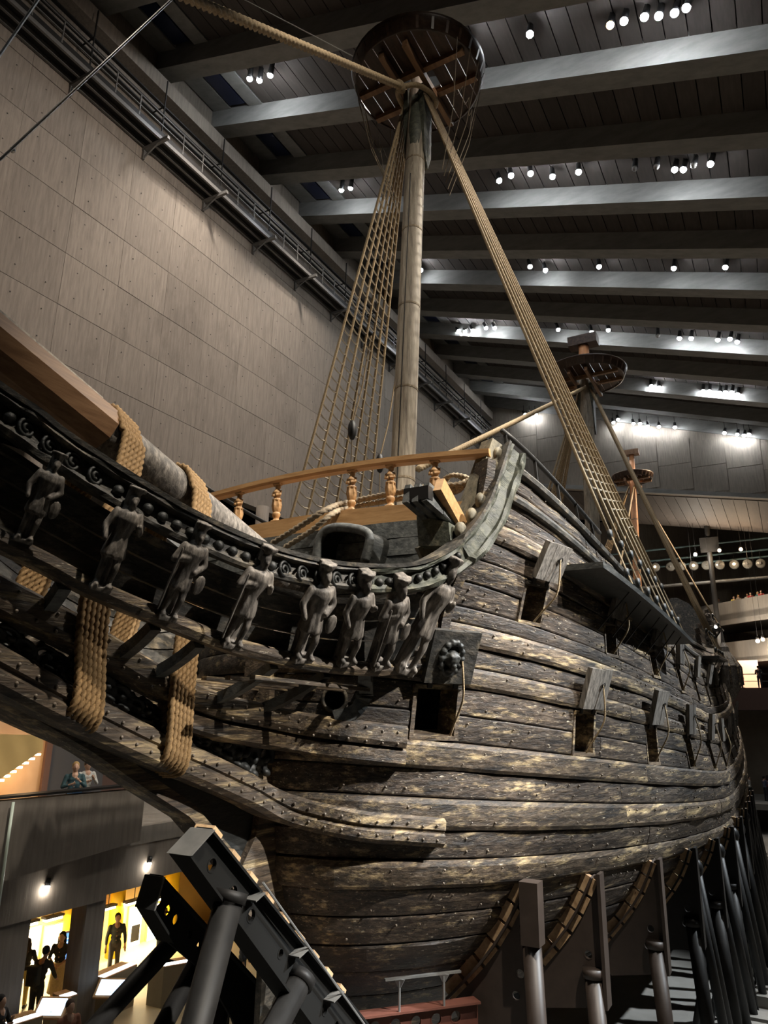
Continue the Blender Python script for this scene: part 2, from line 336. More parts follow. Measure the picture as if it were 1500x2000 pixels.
# gallery behind and below the left wall
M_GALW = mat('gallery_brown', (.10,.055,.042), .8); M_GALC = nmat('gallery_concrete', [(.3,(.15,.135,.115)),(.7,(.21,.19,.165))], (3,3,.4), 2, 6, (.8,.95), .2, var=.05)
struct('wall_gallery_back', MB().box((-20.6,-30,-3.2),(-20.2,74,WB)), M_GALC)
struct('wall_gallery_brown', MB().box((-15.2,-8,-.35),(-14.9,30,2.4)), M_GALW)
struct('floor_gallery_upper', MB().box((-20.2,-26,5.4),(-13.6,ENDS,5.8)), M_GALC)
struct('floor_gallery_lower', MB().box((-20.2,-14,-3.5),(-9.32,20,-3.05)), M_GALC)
for i in range(10): tag(make('gallery_column', MB().lathe([(.33,5.802),(.33,WB-.45)], 20, Matrix.Translation((-15.4,-6+i*6.4,0))), M_CONC, None, True), 'round concrete column under the tall panelled wall', 'column', 'columns of the upper gallery')
gr = thing('gallery_railing', 'thin grey railing along the upper gallery under the concrete wall', 'railing', (-13.75,0,5.8))
make('top_rail', MB().bar((0,-10,1.05),(0,50,1.05),.06,.05), M_STEELG, gr)
make('middle_rail', MB().bar((0,-10,.55),(0,50,.55),.03,.03), M_STEELG, gr)
po = None
for i in range(31):
    if po is None: po = make('post', MB().bar((0,0,0),(0,0,1.05),.05,.05,(0,1,0)), M_STEELG, gr, loc=(0,-10,0))
    else: inst(po, gr, (0,-10+i*2,0))
# catwalk hung on the wall
cw = thing('maintenance_catwalk', 'long dark steel catwalk with railings hung high on the concrete wall', 'catwalk', (WALLP,0,25.0))
CA, CB = -9.0, 46.6
make('deck_grating', MB().box((.05,CA,.05),(1.15,CB,.11)), M_STEEL, cw)
for x in (.1, .6, 1.1): make('stringer', MB().box((x-.05,CA,-.14),(x+.05,CB,.05)), M_STEELG, cw)
for h, x in ((.55,1.12),(1.1,1.12)): make('handrail', MB().bar((x,CA,h+.1),(x,CB,h+.1),.05,.05), M_STEELG, cw)
make('kick_board', MB().box((1.11,CA,.11),(1.14,CB,.3)), M_STEEL, cw)
for x, h in ((.3,1.75),(.5,1.9),(.75,2.05)): make('cable_tray', MB().box((x-.08,CA,h),(x+.08,CB,h+.07)), M_BLACK, cw)
a = b = c = None
for i, y in enumerate(np.arange(CA+1, CB, 3.93)):
    if a is None:
        a = make('bracket', MB().bar((0,0,-.2),(1.6,0,-.2),.14,.16).bar((.03,0,-.75),(.03,0,-.1),.2,.1,(0,1,0)).bar((.05,0,-.7),(.9,0,-.25),.06,.06), M_STEELG, cw, loc=(0,y,0))
        b = make('hanger', MB().bar((1.1,0,.1),(1.1,0,3.2),.05,.05,(0,1,0)).bar((.15,0,1.75),(1.1,0,1.75),.05,.05), M_STEEL, cw, loc=(0,y,0))
        c = make('rail_post', MB().bar((1.12,0,.1),(1.12,0,1.2),.05,.05,(0,1,0)), M_STEELG, cw, loc=(0,y+1.3,0))
    else: inst(a, cw, (0,y,0)); inst(b, cw, (0,y,0)); inst(c, cw, (0,y+1.3,0))
    inst(c, cw, (0,y+2.6,0))
# end wall band, lower soffit, rear galleries
ew = MB(); zb = lambda p: 19.05-.195*(p+4.37)
ew.add([(p,s,z) for s in (ENDS,ENDS+.5) for p, z in ((-16.5,zb(-16.5)),(20,zb(20)),(20,26),(-16.5,36))], [(0,1,2,3),(7,6,5,4),(0,4,5,1),(1,5,6,2),(2,6,7,3),(3,7,4,0)])
we = struct('wall_end', ew, M_CONC)
pe = None
for i in range(13):
    for j in range(5):
        p = -16.2+i*2.6; z = zb(p+1.3)+.35+j*2.3
        if z+2.2 > roofz(p+2.6)+.6: continue
        if pe is None: pe = make('concrete_panel', MB().box((.02,-.05,.02),(2.58,0,2.28)), M_CONC, we, loc=(p,ENDS-.01,z))
        else: inst(pe, we, (p,ENDS-.01,z))
make('edge_strip', MB().add([(p,s,z) for s in (ENDS-.25,ENDS) for p, z in ((-16.5,zb(-16.5)),(20,zb(20)),(20,zb(20)+.35),(-16.5,zb(-16.5)+.35))], [(0,1,2,3),(7,6,5,4),(0,4,5,1),(1,5,6,2),(2,6,7,3),(3,7,4,0)]), M_BEAM, we)
so = struct('ceiling_rear', MB().add([(p,s,zb(p)+d) for d in (.06,.4) for p,s in ((-20,ENDS+.5),(20,ENDS+.5),(20,59),(-20,59))], [(3,2,1,0),(4,5,6,7),(0,1,5,4),(1,2,6,5),(2,3,7,6),(3,0,4,7)]), M_BLACK)
sb = None
for i in range(44):
    p = -19+i*.88
    make('ceiling_board', MB().add([(q,s,zb(q)+d) for d in (-.06,.06) for q,s in ((p,ENDS+.5),(p+.84,ENDS+.5),(p+.84,59),(p,59))], [(3,2,1,0),(4,5,6,7),(0,1,5,4),(1,2,6,5),(2,3,7,6),(3,0,4,7)]), M_ROOFB, so)
M_VBOARD = nmat('upright_boards', [(.3,(.10,.088,.075)),(.7,(.17,.15,.13))], (5,5,.3), 2, 6, (.7,.9), .3, var=.15)
wr = struct('wall_rear', MB().box((-20,73.6,FLOOR),(24,74,23.5)), M_GALC)
vb = None
for i in range(52):
    p = -14+i*.62
    if vb is None: vb = make('wall_board', MB().box((0,-.08,-3),(.6,0,18.5)), M_VBOARD, wr, loc=(p,73.6,0))
    else: inst(vb, wr, (p,73.6,0))
def strip(name, pts, z0, z1, th, m, kind='structure'):
    """upright slab following a plan line"""
    P = [np.array(q[:2], float) for q in pts]; d = P[-1]-P[0]; n = np.array([-d[1], d[0]])/np.linalg.norm(d)
    if n[1] < 0: n = -n
    mb = MB()
    for a, b in zip(P[:-1], P[1:]):
        c = [a, b, b+n*th, a+n*th]; mb.add([(*q, z0) for q in c]+[(*q, z1) for q in c], [(3,2,1,0),(4,5,6,7),(0,1,5,4),(1,2,6,5),(2,3,7,6),(3,0,4,7)])
    return make(name, mb, m, None, kind=kind)
gA, gB = atz(1340,1190,10.9), atz(1500,1160,10.9); gd = (gB-gA)/np.linalg.norm(gB-gA); gA2 = gA-gd*7; gC = gB+gd*7
strip('wall_gallery_upper', [gA2, gC], 8.75, 10.9, .3, M_GALC)
strip('floor_gallery_rear_upper', [gA2, gC], 9.2, 9.75, 9, M_GALC)
strip('wall_gallery_middle', [gA2+[0,.8,0], gC+[0,.8,0]], 5.4, 7.2, .3, M_GALC)
strip('floor_gallery_rear_middle', [gA2+[0,.8,0], gC+[0,.8,0]], 5.2, 5.7, 9, M_GALC)
strip('floor_gallery_rear_lower', [(-8,50.5), (14,50.5)], .85, 2.55, 14, M_GALW)
strip('wall_gallery_lower_front', [(-8,54), (14,54)], -5.6, .85, .3, nmat('tan_wall', [(.3,(.16,.13,.095)),(.7,(.20,.165,.125))], G3, 1, 4, (.8,.9), .05, var=0))
strip('floor_rear_low', [(-8,46), (14,46)], -6.0, -5.6, 9, M_CARP)
rr = thing('gallery_railing', 'dark railing at the rear lower gallery edge above the red-brown slab', 'railing', (0,50.6,2.55))
make('top_rail', MB().bar((-8,0,1.05),(14,0,1.05),.08,.06), M_STEEL, rr)
make('middle_rail', MB().bar((-8,0,.5),(14,0,.5),.04,.04), M_STEELG, rr)
po = None
for i in range(16):
    if po is None: po = make('post', MB().bar((0,0,0),(0,0,1.05),.06,.06,(0,1,0)), M_STEEL, rr, loc=(-8,0,0))
    else: inst(po, rr, (-8+i*1.45,0,0))
tag(make('lit_panel', MB().box((3.1,57.9,2.56),(4.7,58,5.2)), mat('peach_panel',(.85,.5,.33),.6,0,(1,.5,.3),.55)), 'glowing peach display panel behind the rear gallery railing', 'display panel')
tag(make('service_pole', MB().tube([(1.85,57.9,0),(1.85,57.9,17.75)], .22, 12).box((1.1,57.6,15.2),(2.7,57.85,16.6)), M_STEEL), 'tall dark steel pole with a bracket box against the rear galleries', 'pole')
# rear lighting truss with drum lamps
tr = thing('lighting_truss', 'horizontal lighting truss of teal pipes before the rear gallery', 'truss', (0,60,0))
for z in (14.55,15.2,16.3): make('pipe', MB().tube([(-9,0,z),(13,0,z+.35)], .09, 8), mat('teal_steel',(.08,.13,.14),.5), tr)
make('lower_tray', MB().bar((-9,0,12.6),(13,0,12.95),.7,.16), M_STEELG, tr)
# ================================================================== THE SHIP
_Z = [-6.5,-5,-3.5,-2.2,-.7,1.75,3,4.2,7,10]
_B = [.9,4.0,4.78,4.9,4.62,4.2,3.85,3.62,3.4,3.2]
_N = [1.6,1.7,1.9,2.1,2.2,3,4.8,8,9,9]
_S = [1.0,-2.7,-4.5,-5.25,-5.5,-5.5,-5.45,-5.4,-5.4,-5.4]
_L = [22,21,19,17.5,17,17,17,17,17,17]
_zf = np.linspace(-6.5,10,331)
def _smooth(v):
    y = np.interp(_zf,_Z,v); k = np.hanning(31); k /= k.sum(); return np.convolve(np.pad(y,15,mode='edge'), k, mode='valid')
_Bf, _Nf, _Sf, _Lf = map(_smooth, (_B,_N,_S,_L))
def S0(z): return float(np.interp(z,_zf,_Sf))
def HB(s, z):
    bm = np.interp(z,_zf,_Bf); n = np.interp(z,_zf,_Nf); s0 = np.interp(z,_zf,_Sf); L = np.interp(z,_zf,_Lf)
    t = np.clip((s-s0)/L, 0, 1); p = bm*(1-(1-t)**n)**(1/n)
    aft = np.clip((s-16)/29, 0, 1.2); tap = (.34 if z > -1.2 else .34+.22*min(1,(-1.2-z)/3))
    return max(.16, float(p*(1-tap*aft**2)))
def HN(s, z):
    e = .02; n = np.array([1.0, -(HB(s+e,z)-HB(s-e,z))/(2*e), -(HB(s,z+e)-HB(s,z-e))/(2*e)]); return n/np.linalg.norm(n)
def HP(s, z, off=0.0):
    p = np.array([HB(s,z), s, z]); return p+HN(s,z)*off
def sheer(s):
    return 1.25*((13-s)/17.5)**1.3 if s < 13 else 2.2*((s-13)/30)**1.6
def lz(lev, s):
    k = 1.0 if lev > -2 else max(.25, 1-(-2-lev)*.17)
    return lev+sheer(s)*k
def onhull(u, v): return hit(u, v, HB)
ship = thing('warship', 'huge old dark oak sailing warship seen from its bow with carved beakhead', 'ship', (0,0,0))
STERN = 43.0
# inner shell so that open ports show a dark interior
sh = []
zz = np.linspace(-6.4, 4.0, 26)
for s in np.r_[np.linspace(-5.2,-2,14), np.linspace(-1,STERN,34)]:
    r = []
    for z in zz:
        zt_ = lz(1.55,s) if s > -3.9 else 1.1; z2 = min(z, zt_); r.append((max(.05,HB(s,z2)-(1.7 if s > -3 else 1.2)), s, z2))
    r.append((max(.06,HB(s,zt_)-.10), s, zt_+.01)); r.append((max(.06,HB(s,zt_)-.10), s, zt_+.06))
    sh.append(r+[(-x,y,z) for x,y,z in reversed(r)])
hull = make('hull', MB().rings(sh, True, True), M_HEAD, ship)
# strakes.  levels are heights at s = 13; they ride up with the sheer towards bow and stern
LP_S = [-4.15,-.49,3.05,6.55,10.1,13.6,17.1,20.6,24.1,27.6,31.1]; LP_LO, LP_HI, LP_W = -1.55, -.74, .84
UP_S = [-2.45,.95,4.3,7.7,11.1,14.5,17.9,21.3,24.7]; UP_LO, UP_HI, UP_W = .47, 1.19, .74
def ports_for(lo, hi):
    if lo >= LP_LO-.01 and hi <= LP_HI+.01: return [(s-LP_W/2*cosfac(s,-1.1), s+LP_W/2*cosfac(s,-1.1)) for s in LP_S]
    if lo >= UP_LO-.01 and hi <= UP_HI+.01: return [(s-UP_W/2*cosfac(s,.8), s+UP_W/2*cosfac(s,.8)) for s in UP_S]
    return []
def cosfac(s, lev):
    n = HN(s, lz(lev,s)); return max(.35, n[0])
def plank_mesh(lo, hi, sa, sb, proud, mirror=False, edge=.012):
    n = max(4, int((sb-sa)/.4)); rs = []; near = sa < -4.8 or (hi < -2.3 and sa < S0(lz((lo+hi)/2,sa))+.3)
    if near: n = max(n, 22)
    for i in range(n+1):
        t = i/n; s = sa+(sb-sa)*t; g = .009
        a, b = lo, hi
        wob = .012*math.sin(s*2.1+lo*9)+.008*math.sin(s*5.3+lo*17)
        prof = [(a+g,-.12),(a+g,proud-edge),(a+g+edge*1.6,proud),((a+b)/2,proud+.008),(b-g-edge*1.6,proud),(b-g,proud-edge),(b-g,-.12)]
        r = []
        for z, o in prof:
            if near:
                s1 = sa
                for _ in range(3): s1 = S0(lz(z,s1))-.02
                s = s1+(sb-s1)*t**2.4
            z = lz(z, s)
            q = HP(s, z, o+(wob if o > 0 else 0));
            if mirror: q = q*np.array([-1,1,1])
            r.append(q)
        rs.append(r)
    return MB().rings(rs, True, True)
LEV = [(-5.6,-5.2,0),(-5.2,-4.8,0),(-4.8,-4.42,0),(-4.42,-4.05,0),(-4.05,-3.7,.0),(-3.7,-3.36,.0),(-3.36,-3.02,.07),(-3.02,-2.68,0.01),(-2.68,-2.3,.08),(-2.3,-1.96,.02),(-1.96,-1.55,.09),
       (-1.55,-1.15,.02),(-1.15,-.74,.02),(-.74,-.42,.08),(-.42,-.12,.03),(-.12,.22,.10),(.22,.47,.03),(.47,.83,.02),(.83,1.19,.02),(1.19,1.5,.03),(1.5,1.82,.08),(1.82,2.15,.02),(2.15,2.45,.02),(2.45,2.75,.02)]
star = MB()
for k, (lo, hi, pr) in enumerate(LEV):
    wale = pr > .05; s0 = -5.53
    if hi > 1.6: s0 = -4.25
    elif hi > .9: s0 = -4.3
    elif hi > .2: s0 = -4.75
    if lo < -2.3: s0 = S0(lz((lo+hi)/2,-4.5))
    cuts = [s0]; s = s0+random.uniform(5,8)
    if lo > .2 and hi > 1.5: pass
    while s < STERN-4: cuts.append(s); s += random.uniform(6,9)
    cuts.append(STERN)
    segs = list(zip(cuts[:-1], cuts[1:]))
    for (pa, pb) in ports_for(lo, hi):
        new = []
        for a, b in segs:
            if pb <= a or pa >= b: new.append((a,b)); continue
            if pa-a > .15: new.append((a,pa))
            if b-pb > .15: new.append((pb,b))
        segs = new
    for a, b in segs:
        make('wale' if wale else 'hull_plank', plank_mesh(lo, hi, a+.006, b-.006, pr+random.uniform(-.008,.012), edge=.035 if wale else .012), M_WALE if wale else M_PLANK, hull)
    mb = plank_mesh(lo, hi, s0, STERN, pr, True); star.add(mb.v, mb.f)
make('starboard_planking', star, M_PLANK, hull, True, kind='stuff')
# bolt heads scattered along the strakes
bo = MB()
for k, (lo, hi, pr) in enumerate(LEV[4:]):
    for s in np.arange(-5.0, 14, .34):
        for fr in (.28,.72):
            if random.random() < .55: continue
            s2 = s+random.uniform(-.08,.08); z = lz(lo+(hi-lo)*fr, s2)
            if z > 1.1 and s2 < -4.1: continue
            if any(a-.05 < s2 < b+.05 for a, b in ports_for(lo, hi)): continue
            c = HP(s2, z, pr+.012); bo.ball(c, random.choice((.014,.018,.022)), 6)
make('bolt_heads', bo, M_BOLT, ship, True, kind='stuff')
# transom and stern superstructure (far end)
tr_ = MB(); rs = []
for z in np.linspace(-5.5, 9.0, 30):
    w = HB(STERN, z) if z < 4 else max(.12, 2.3*math.sqrt(max(0,1-((z-4)/5.02)**2))); rs.append([(-w,STERN-.1+.12*max(0,z),z),(w,STERN-.1+.12*max(0,z),z),(w,STERN+.3+.12*max(0,z),z),(-w,STERN+.3+.12*max(0,z),z)])
make('transom', tr_.rings(rs), M_HEAD, ship)
qd = 0
for lo, s0 in ((2.75,20),(3.1,20.5),(3.45,21.5),(3.8,24),(4.15,28),(4.5,30),(4.85,34)):
    rs = []
    for s in np.linspace(s0, STERN, 16):
        a, b = lz(lo,s), lz(lo+.33,s); rs.append([HP(s,a,-.15), HP(s,a,.05), HP(s,b,.05), HP(s,b,-.15)])
    make('quarterdeck_plank', MB().rings(rs), M_PLANK, hull)
    make('quarterdeck_plank', MB().rings([[q*np.array([-1,1,1]) for q in r] for r in rs]), M_PLANK, hull)
# ---- gunports: frame, lid, ring and rope
def port_axes(s, lev):
    z = lz(lev, s); n = HN(s,z); up = np.array([0,0,1.0]); up = up-n*up.dot(n); up /= np.linalg.norm(up); t = np.cross(up, n)
    if t[1] < 0: t = -t
    return HP(s,z), n, up, t
def lidpart(c, n, up, t, w, h, th): return Matrix(((t[0],up[0],n[0],c[0]),(t[1],up[1],n[1],c[1]),(t[2],up[2],n[2],c[2]),(0,0,0,1)))
LIDS = []
def gunport(s, lo, hi, w, tilt, mask=False, rope=True, hgt=.92, seed=0, ropeend=None):
    rnd = random.Random(seed); lev = (lo+hi)/2; c, n, up, t = port_axes(s, lev); h = (hi-lo)*1.0
    z0, z1 = lz(lo,s), lz(hi,s)
    fr = MB(); M = lidpart(c, n, up, t, w, h, .1); H = h/2; W = w/2
    for (x0,y0,x1,y1) in ((-W-.01,-H,-W+.06,H),(W-.06,-H,W+.01,H)): fr.box((x0,y0,-.45),(x1,y1,.035), M)
    for (x0,y0,x1,y1) in ((-W-.02,-H-.01,W+.02,-H+.05),(-W,H-.06,W,H+.01)): fr.box((x0,y0,-.45),(x1,y1,.05), M)
    make('gunport_frame', fr, M_WALE, ship)
    a = math.radians(tilt); ln = n*math.cos(a)-up*math.sin(a)*-1*0; 
    d = up*math.cos(a)+n*math.sin(a)          # direction from hinge to the lid's free edge
    ln = -n*math.cos(a)*1+up*math.sin(a)      # outward face of closed lid now turned to the hull
    hc = HP(s, z1+.05, .15)
    Lm = Matrix(((t[0],d[0],-ln[0],hc[0]),(t[1],d[1],-ln[1],hc[1]),(t[2],d[2],-ln[2],hc[2]),(0,0,0,1)))
    lid = MB(); nb_ = 3; LH = h*hgt
    for i in range(nb_):
        x0 = -W+i*w/nb_; lid.box((x0-.002,0,-.05+rnd.uniform(-.006,.006)),(x0+w/nb_+.002,LH+rnd.uniform(-.012,.012),.05+rnd.uniform(-.008,.008)), Lm)
    L = make('gunport_lid', lid, M_LID if not mask else M_HEAD, ship)
    for x in (-.55,.55): make('hinge', MB().box((x*W-.04,-.12,-.085),(x*W+.04,LH*.8,-.05), Lm), M_IRON, L)
    rg = MB(); rc = Lm @ Vector((W*.25,LH*.62,.07)); th_ = np.linspace(0,2*math.pi,13)
    rg.tube([Lm @ Vector((W*.25+.045*math.cos(q),LH*.62+.045*math.sin(q),.085)) for q in th_], .012, 6)
    make('ring', rg, M_GOLDR if mask else M_IRON, L)
    if mask:   # carved lion mask inside the lid
        lm = MB(); C = lambda x,y,z: tuple(Lm @ Vector((x*W,y*LH,z)))
        for q in np.linspace(0,2*math.pi,14,endpoint=False): lm.ball(C(-.12+.42*math.cos(q),.5+.30*math.sin(q),.07), .06, 8)
        lm.ball(C(-.12,.5,.08), .13, 10); lm.ball(C(-.12,.40,.17), .055, 8); lm.ball(C(-.26,.56,.16), .035, 6); lm.ball(C(.02,.56,.16), .035, 6); lm.ball(C(-.12,.30,.13), .06, 8, (1.3,1,.6))
        m2 = remeshed(lm, .014, 2); meshobj('lion_mask', m2, M_DARK, L)
    if rope:
        e = Vector(HP(s+ (ropeend or W*.3), z0+.06, .02)); p0 = rc; mid = (p0+e)/2+Vector(n)*.16+Vector((0,.04,-.05))
        make('lid_rope', MB().rope(spline([p0, p0*.45+mid*.55+Vector(n)*.03, mid, e*.6+mid*.4, e], 6), .016, .1, 6), M_ROPE, L, True)
gunport(LP_S[0], LP_LO, LP_HI, LP_W, 13, True, seed=1, hgt=1.0, ropeend=.3)
for i, s in enumerate(LP_S[1:]): gunport(s, LP_LO, LP_HI, LP_W, 12+5*(i % 2), seed=20+i, rope=i < 5)
for i, s in enumerate(UP_S): gunport(s, UP_LO, UP_HI, UP_W, 13+5*(i % 3), seed=50+i, rope=i < 4)
# ---- beakhead
def Rx_(s): return max(-.2, (s+10.6)/6.3)
def Rmid(s, z=0): return .6+1.65*Rx_(s)
def Rtop(s, z=0): return .8+2.45*Rx_(s)
def mirror(mb): m = MB(); m.v = [(-x,y,z) for x,y,z in mb.v]; m.f = list(mb.f); return m
def both(name, mb, m, parent=ship, smooth=False, label=None):
    a = make(name, mb, m, parent, smooth, label=label); b = make(name, mirror(mb), m, parent, smooth, label=label); return a, b
topP = [hit(u, v, Rtop) for u, v in [(0,770),(70,816),(135,866),(300,970),(400,1024),(520,1074),(640,1104),(760,1110),(830,1097),(895,1055),(940,995),(968,925),(985,872)]]
topP = [topP[0]+(topP[0]-topP[2])*k*1.1 for k in (2.6,1.3)]+topP
midP = [hit(u, v, Rmid) for u, v in [(0,1045),(90,1090),(180,1138),(300,1190),(450,1250),(560,1278),(640,1292),(740,1299),(800,1292)]]
midP = [midP[0]+(midP[0]-midP[2])*k*1.05 for k in (2.4,1.2)]+midP+[np.array([2.3,-4.35,.98])]
topC = spline(topP, 8)[::-1]; midC = spline(midP, 8)[::-1]
def ztop(s): a = topC[topC[:,2] < 2.6] if s > -7 else topC; a = topC[::-1]; return float(np.interp(s, a[:,1], a[:,2]))
def zmid(s): a = midC[::-1]; return float(np.interp(s, a[:,1], a[:,2]))
def Rs(s, z):
    zm, zt = zmid(s), min(ztop(s), zmid(s)+1.45); k = (z-zm)/max(.3, zt-zm); return Rmid(s)+(Rtop(s)-Rmid(s))*k
TP = [(-.15,0),(.10,.0),(.135,-.025),(.135,-.055),(.10,-.075),(.045,-.085),(.045,-.235),(.085,-.25),(.10,-.29),(.075,-.335),(-.02,-.345),(-.12,-.30),(-.13,-.08)]
nT = len(topC)
def tprof(i):
    k = np.interp(i, [0, 22, 46, nT], [1.2, 1.25, .88, 1.05]); return [(a*k, b*k) for a, b in TP]
sideT = []
for i in range(nT):   # outward direction, turning aft-wards up the corner of the forecastle
    sideT.append((.93,-.36,0) if i > 24 else (.80,-.6,0))
def rough_prof(f, amp, seed):
    r = np.random.default_rng(seed); nz = r.uniform(-amp,amp,(60,13,2)); xs = np.arange(60)*6.0
    def g(i):
        x = i/6; k = int(x) % 59; u = x-int(x); w = nz[k]*(1-u)+nz[k+1]*u
        return [(a+w[j][0], b+w[j][1]*.6) for j, (a, b) in enumerate(f(i))]
    return g
tf2 = np.linspace(0,1,nT*3); topF = np.stack([np.interp(tf2, np.linspace(0,1,nT), topC[:,k]) for k in range(3)],1); KF = 3
sideF = [sideT[min(nT-1,i//3)] for i in range(nT*3)]; cutF = 48*3-12
trail = both('head_rail', MB().sweep(topF[cutF-1:], rough_prof(lambda i: tprof((i+cutF)/3), .012, 3), side=sideF[cutF-1:]), M_HEAD)
both('corner_rail', MB().sweep(topF[:cutF], rough_prof(lambda i: tprof(i/3), .03, 4), side=sideF[:cutF]), M_GREEN)
cap = MB().sweep(topC+np.array([0,0,.012]), lambda i: [(.17*tprof(i)[0][0]/-.15, .03),(-.16,.03),(-.16,-.02),(.155*tprof(i)[0][0]/-.15,-.02)], side=sideT)
for r, m_ in zip(trail, (cap, mirror(cap))): make('rail_cap', m_, M_HEAD, r)
MP = [(-.1,.03),(.1,.03),(.14,-.0),(.14,-.08),(.09,-.15),(-.06,-.15),(-.1,-.05)]
mrail = both('middle_rail', MB().sweep(midC, MP, side=[(.95,-.3,0)]*len(midC)), M_WALE)
# beads and scrolls carved along the top rail
arc = np.r_[0, np.cumsum(np.linalg.norm(np.diff(topC,axis=0),axis=1))]
bd = MB().ball((0,0,0), .06, 10, (1,1,1)); bsrc = None; sc_src = None
d = arc[-1]; k = 0
while d > 2.2:
    P = np.array([np.interp(d, arc, topC[:,j]) for j in range(3)]); P = P+np.array([.93,-.36,0])*.07+np.array([0,0,-.19])
    seg = int(d/1.05) % 3
    if seg != 1 or d < 4:
        for sgn, par in ((1,trail[0]),(-1,trail[1])):
            if bsrc is None: bsrc = make('carved_bead', bd, M_DARK, par, True, loc=(P[0]*sgn,P[1],P[2]))
            else: inst(bsrc, par, (P[0]*sgn,P[1],P[2]))
    else:
        if sc_src is None:
            sp = MB(); q = np.linspace(0, 3.6*math.pi, 30); rr_ = np.linspace(.11,.02,30)
            sp.tube(np.stack([0*q, rr_*np.cos(q), rr_*np.sin(q)],1), .02, 6); sc_src = make('carved_scroll', sp, M_DARK, trail[0], True, loc=P)
        else:
            inst(sc_src, trail[0], P); 
        inst(sc_src, trail[1], P*np.array([-1,1,1])); 
        d -= .08
    d -= .175; k += 1
# boards closing the side of the beakhead
for f0, f1 in ((.03,.235),(.24,.44),(.445,.63)):
    rs = []
    for s in np.linspace(-12.2,-4.55,30):
        zm = zmid(s); H = min(ztop(s)-zm, 1.45); a, b = zm+f0*H+.01, zm+f1*H-.004
        rs.append([(Rs(s,a)-.16,s,a),(Rs(s,a)-.10,s,a),(Rs(s,b)-.10,s,b),(Rs(s,b)-.16,s,b)])
    rs = [[(x+.004*math.sin(y*7+f0*9),y,z) for x,y,z in r] for r in rs]
    both('head_board', MB().rings(rs), M_HEAD)
rs = []
for s in np.linspace(-12.2,-4.55,30):
    zm = zmid(s); H = min(ztop(s)-zm, 1.45); b = zm+.64*H; x = Rs(s,b)
    rs.append([(x-.2,s,b-.03),(x-.05,s,b-.03),(x-.05,s,b+.05),(x-.2,s,b+.05)])
both('panel_rail', MB().rings(rs), M_HEAD)
# statues standing between the rails
def statue(seed):
    r = random.Random(seed); m = MB()
    def limb(a, b, ra, rb): m.tube(np.linspace(a,b,5), np.linspace(ra,rb,5), 8); m.ball(a,ra,8); m.ball(b,rb,8)
    st = r.uniform(-.03,.03)
    m.box((-.09,-.12,0),(.10,.12,.045))
    for sg in (-1,1):
        kx = .05 if sg > 0 else .0
        limb((kx,.06*sg,.06),(kx+.035,.065*sg,.24),.036,.045); limb((kx+.035,.065*sg,.24),(0,.055*sg,.44),.045,.06); m.ball((kx+.05,.07*sg,.06),.045,8,(1.5,.9,.7))
    m.lathe([(.14,.33),(.135,.40),(.105,.50),(.10,.54)], 10); m.lathe([(.10,.52),(.115,.60),(.14,.69),(.12,.75),(.05,.79)], 12)
    for q in np.linspace(0,2*math.pi,9,endpoint=False): limb((.12*math.cos(q),.12*math.sin(q),.34),(.09*math.cos(q),.09*math.sin(q),.52),.028,.018)
    m.ball((.05,0,.66),.085,8)
    limb((0,.13,.73),(.03,.19,.60),.05,.04); limb((.03,.19,.60),(.11,.08,.52) if seed % 2 else (.13,.14,.66),.038,.03)
    limb((0,-.13,.73),(.02,-.2,.59),.05,.04); limb((.02,-.2,.59),(.10,-.17,.48) if seed % 3 else (.11,-.06,.64),.038,.03)
    if seed % 3 == 0: limb((.12,-.18,.1),(.12,-.18,.72),.016,.016)
    if seed % 2: m.ball((.10,.19,.42),.075,8,(.4,1,1.4))
    limb((0,0,.76),(.01,0,.82),.045,.04); m.ball((.025,0,.862),.062,10,(1,.88,1.15)); m.ball((.09,0,.855),.016,6); m.ball((-.012,0,.885),.068,8,(1,1.05,.95)); m.ball((.06,0,.822),.035,8)
    m.lathe([(.05,.93),(.07,.955),(.085,1.0)], 10); m.ball((-.01,.085,.975),.028,8); m.ball((-.01,-.085,.975),.028,8)
    m.box((-.13,-.07,.0),(-.05,.07,1.0))
    return remeshed(m, .014, 2)
STAT = [statue(k) for k in (1,2,3,6)]
def setstat(k, foot, head, w=1.0, parent=ship):
    foot, head = Vector(foot), Vector(head); zx = (head-foot); L = zx.length; zx.normalize()
    x = Vector((.92,-.38,0)); x = (x-zx*x.dot(zx)).normalized(); y = zx.cross(x)
    for sgn in (1,-1):
        o = meshobj('statue', STAT[k], M_CARVE, parent) if sgn == 1 else meshobj('statue', STAT[k], M_CARVE, parent)
        R = Matrix((x,y,zx)).transposed().to_4x4(); S = Matrix.Diagonal((L*w,L*w,L,1))
        M = Matrix.Translation(foot) @ R @ S
        o.matrix_local = M if sgn == 1 else Matrix.Diagonal((-1,1,1,1)) @ M
for i, (f, h, w) in enumerate([((42,1058),(120,884),.8),((192,1152),(272,952),.8),((322,1208),(402,1022),.8),((447,1262),(530,1068),.8),((585,1288),(645,1100),.85),((670,1294),(722,1118),.8),((736,1300),(792,1128),.8)]):
    F_ = hit(*f, lambda s, z: Rmid(s)+.15); H_ = hit(*h, lambda s, z: Rtop(s)+.27)
    setstat(i % 4, F_, H_, w)
setstat(1, hit(784,1312,lambda s,z: Rmid(s)+.15), hit(895,1090,lambda s,z: Rtop(s)+.24), .68)
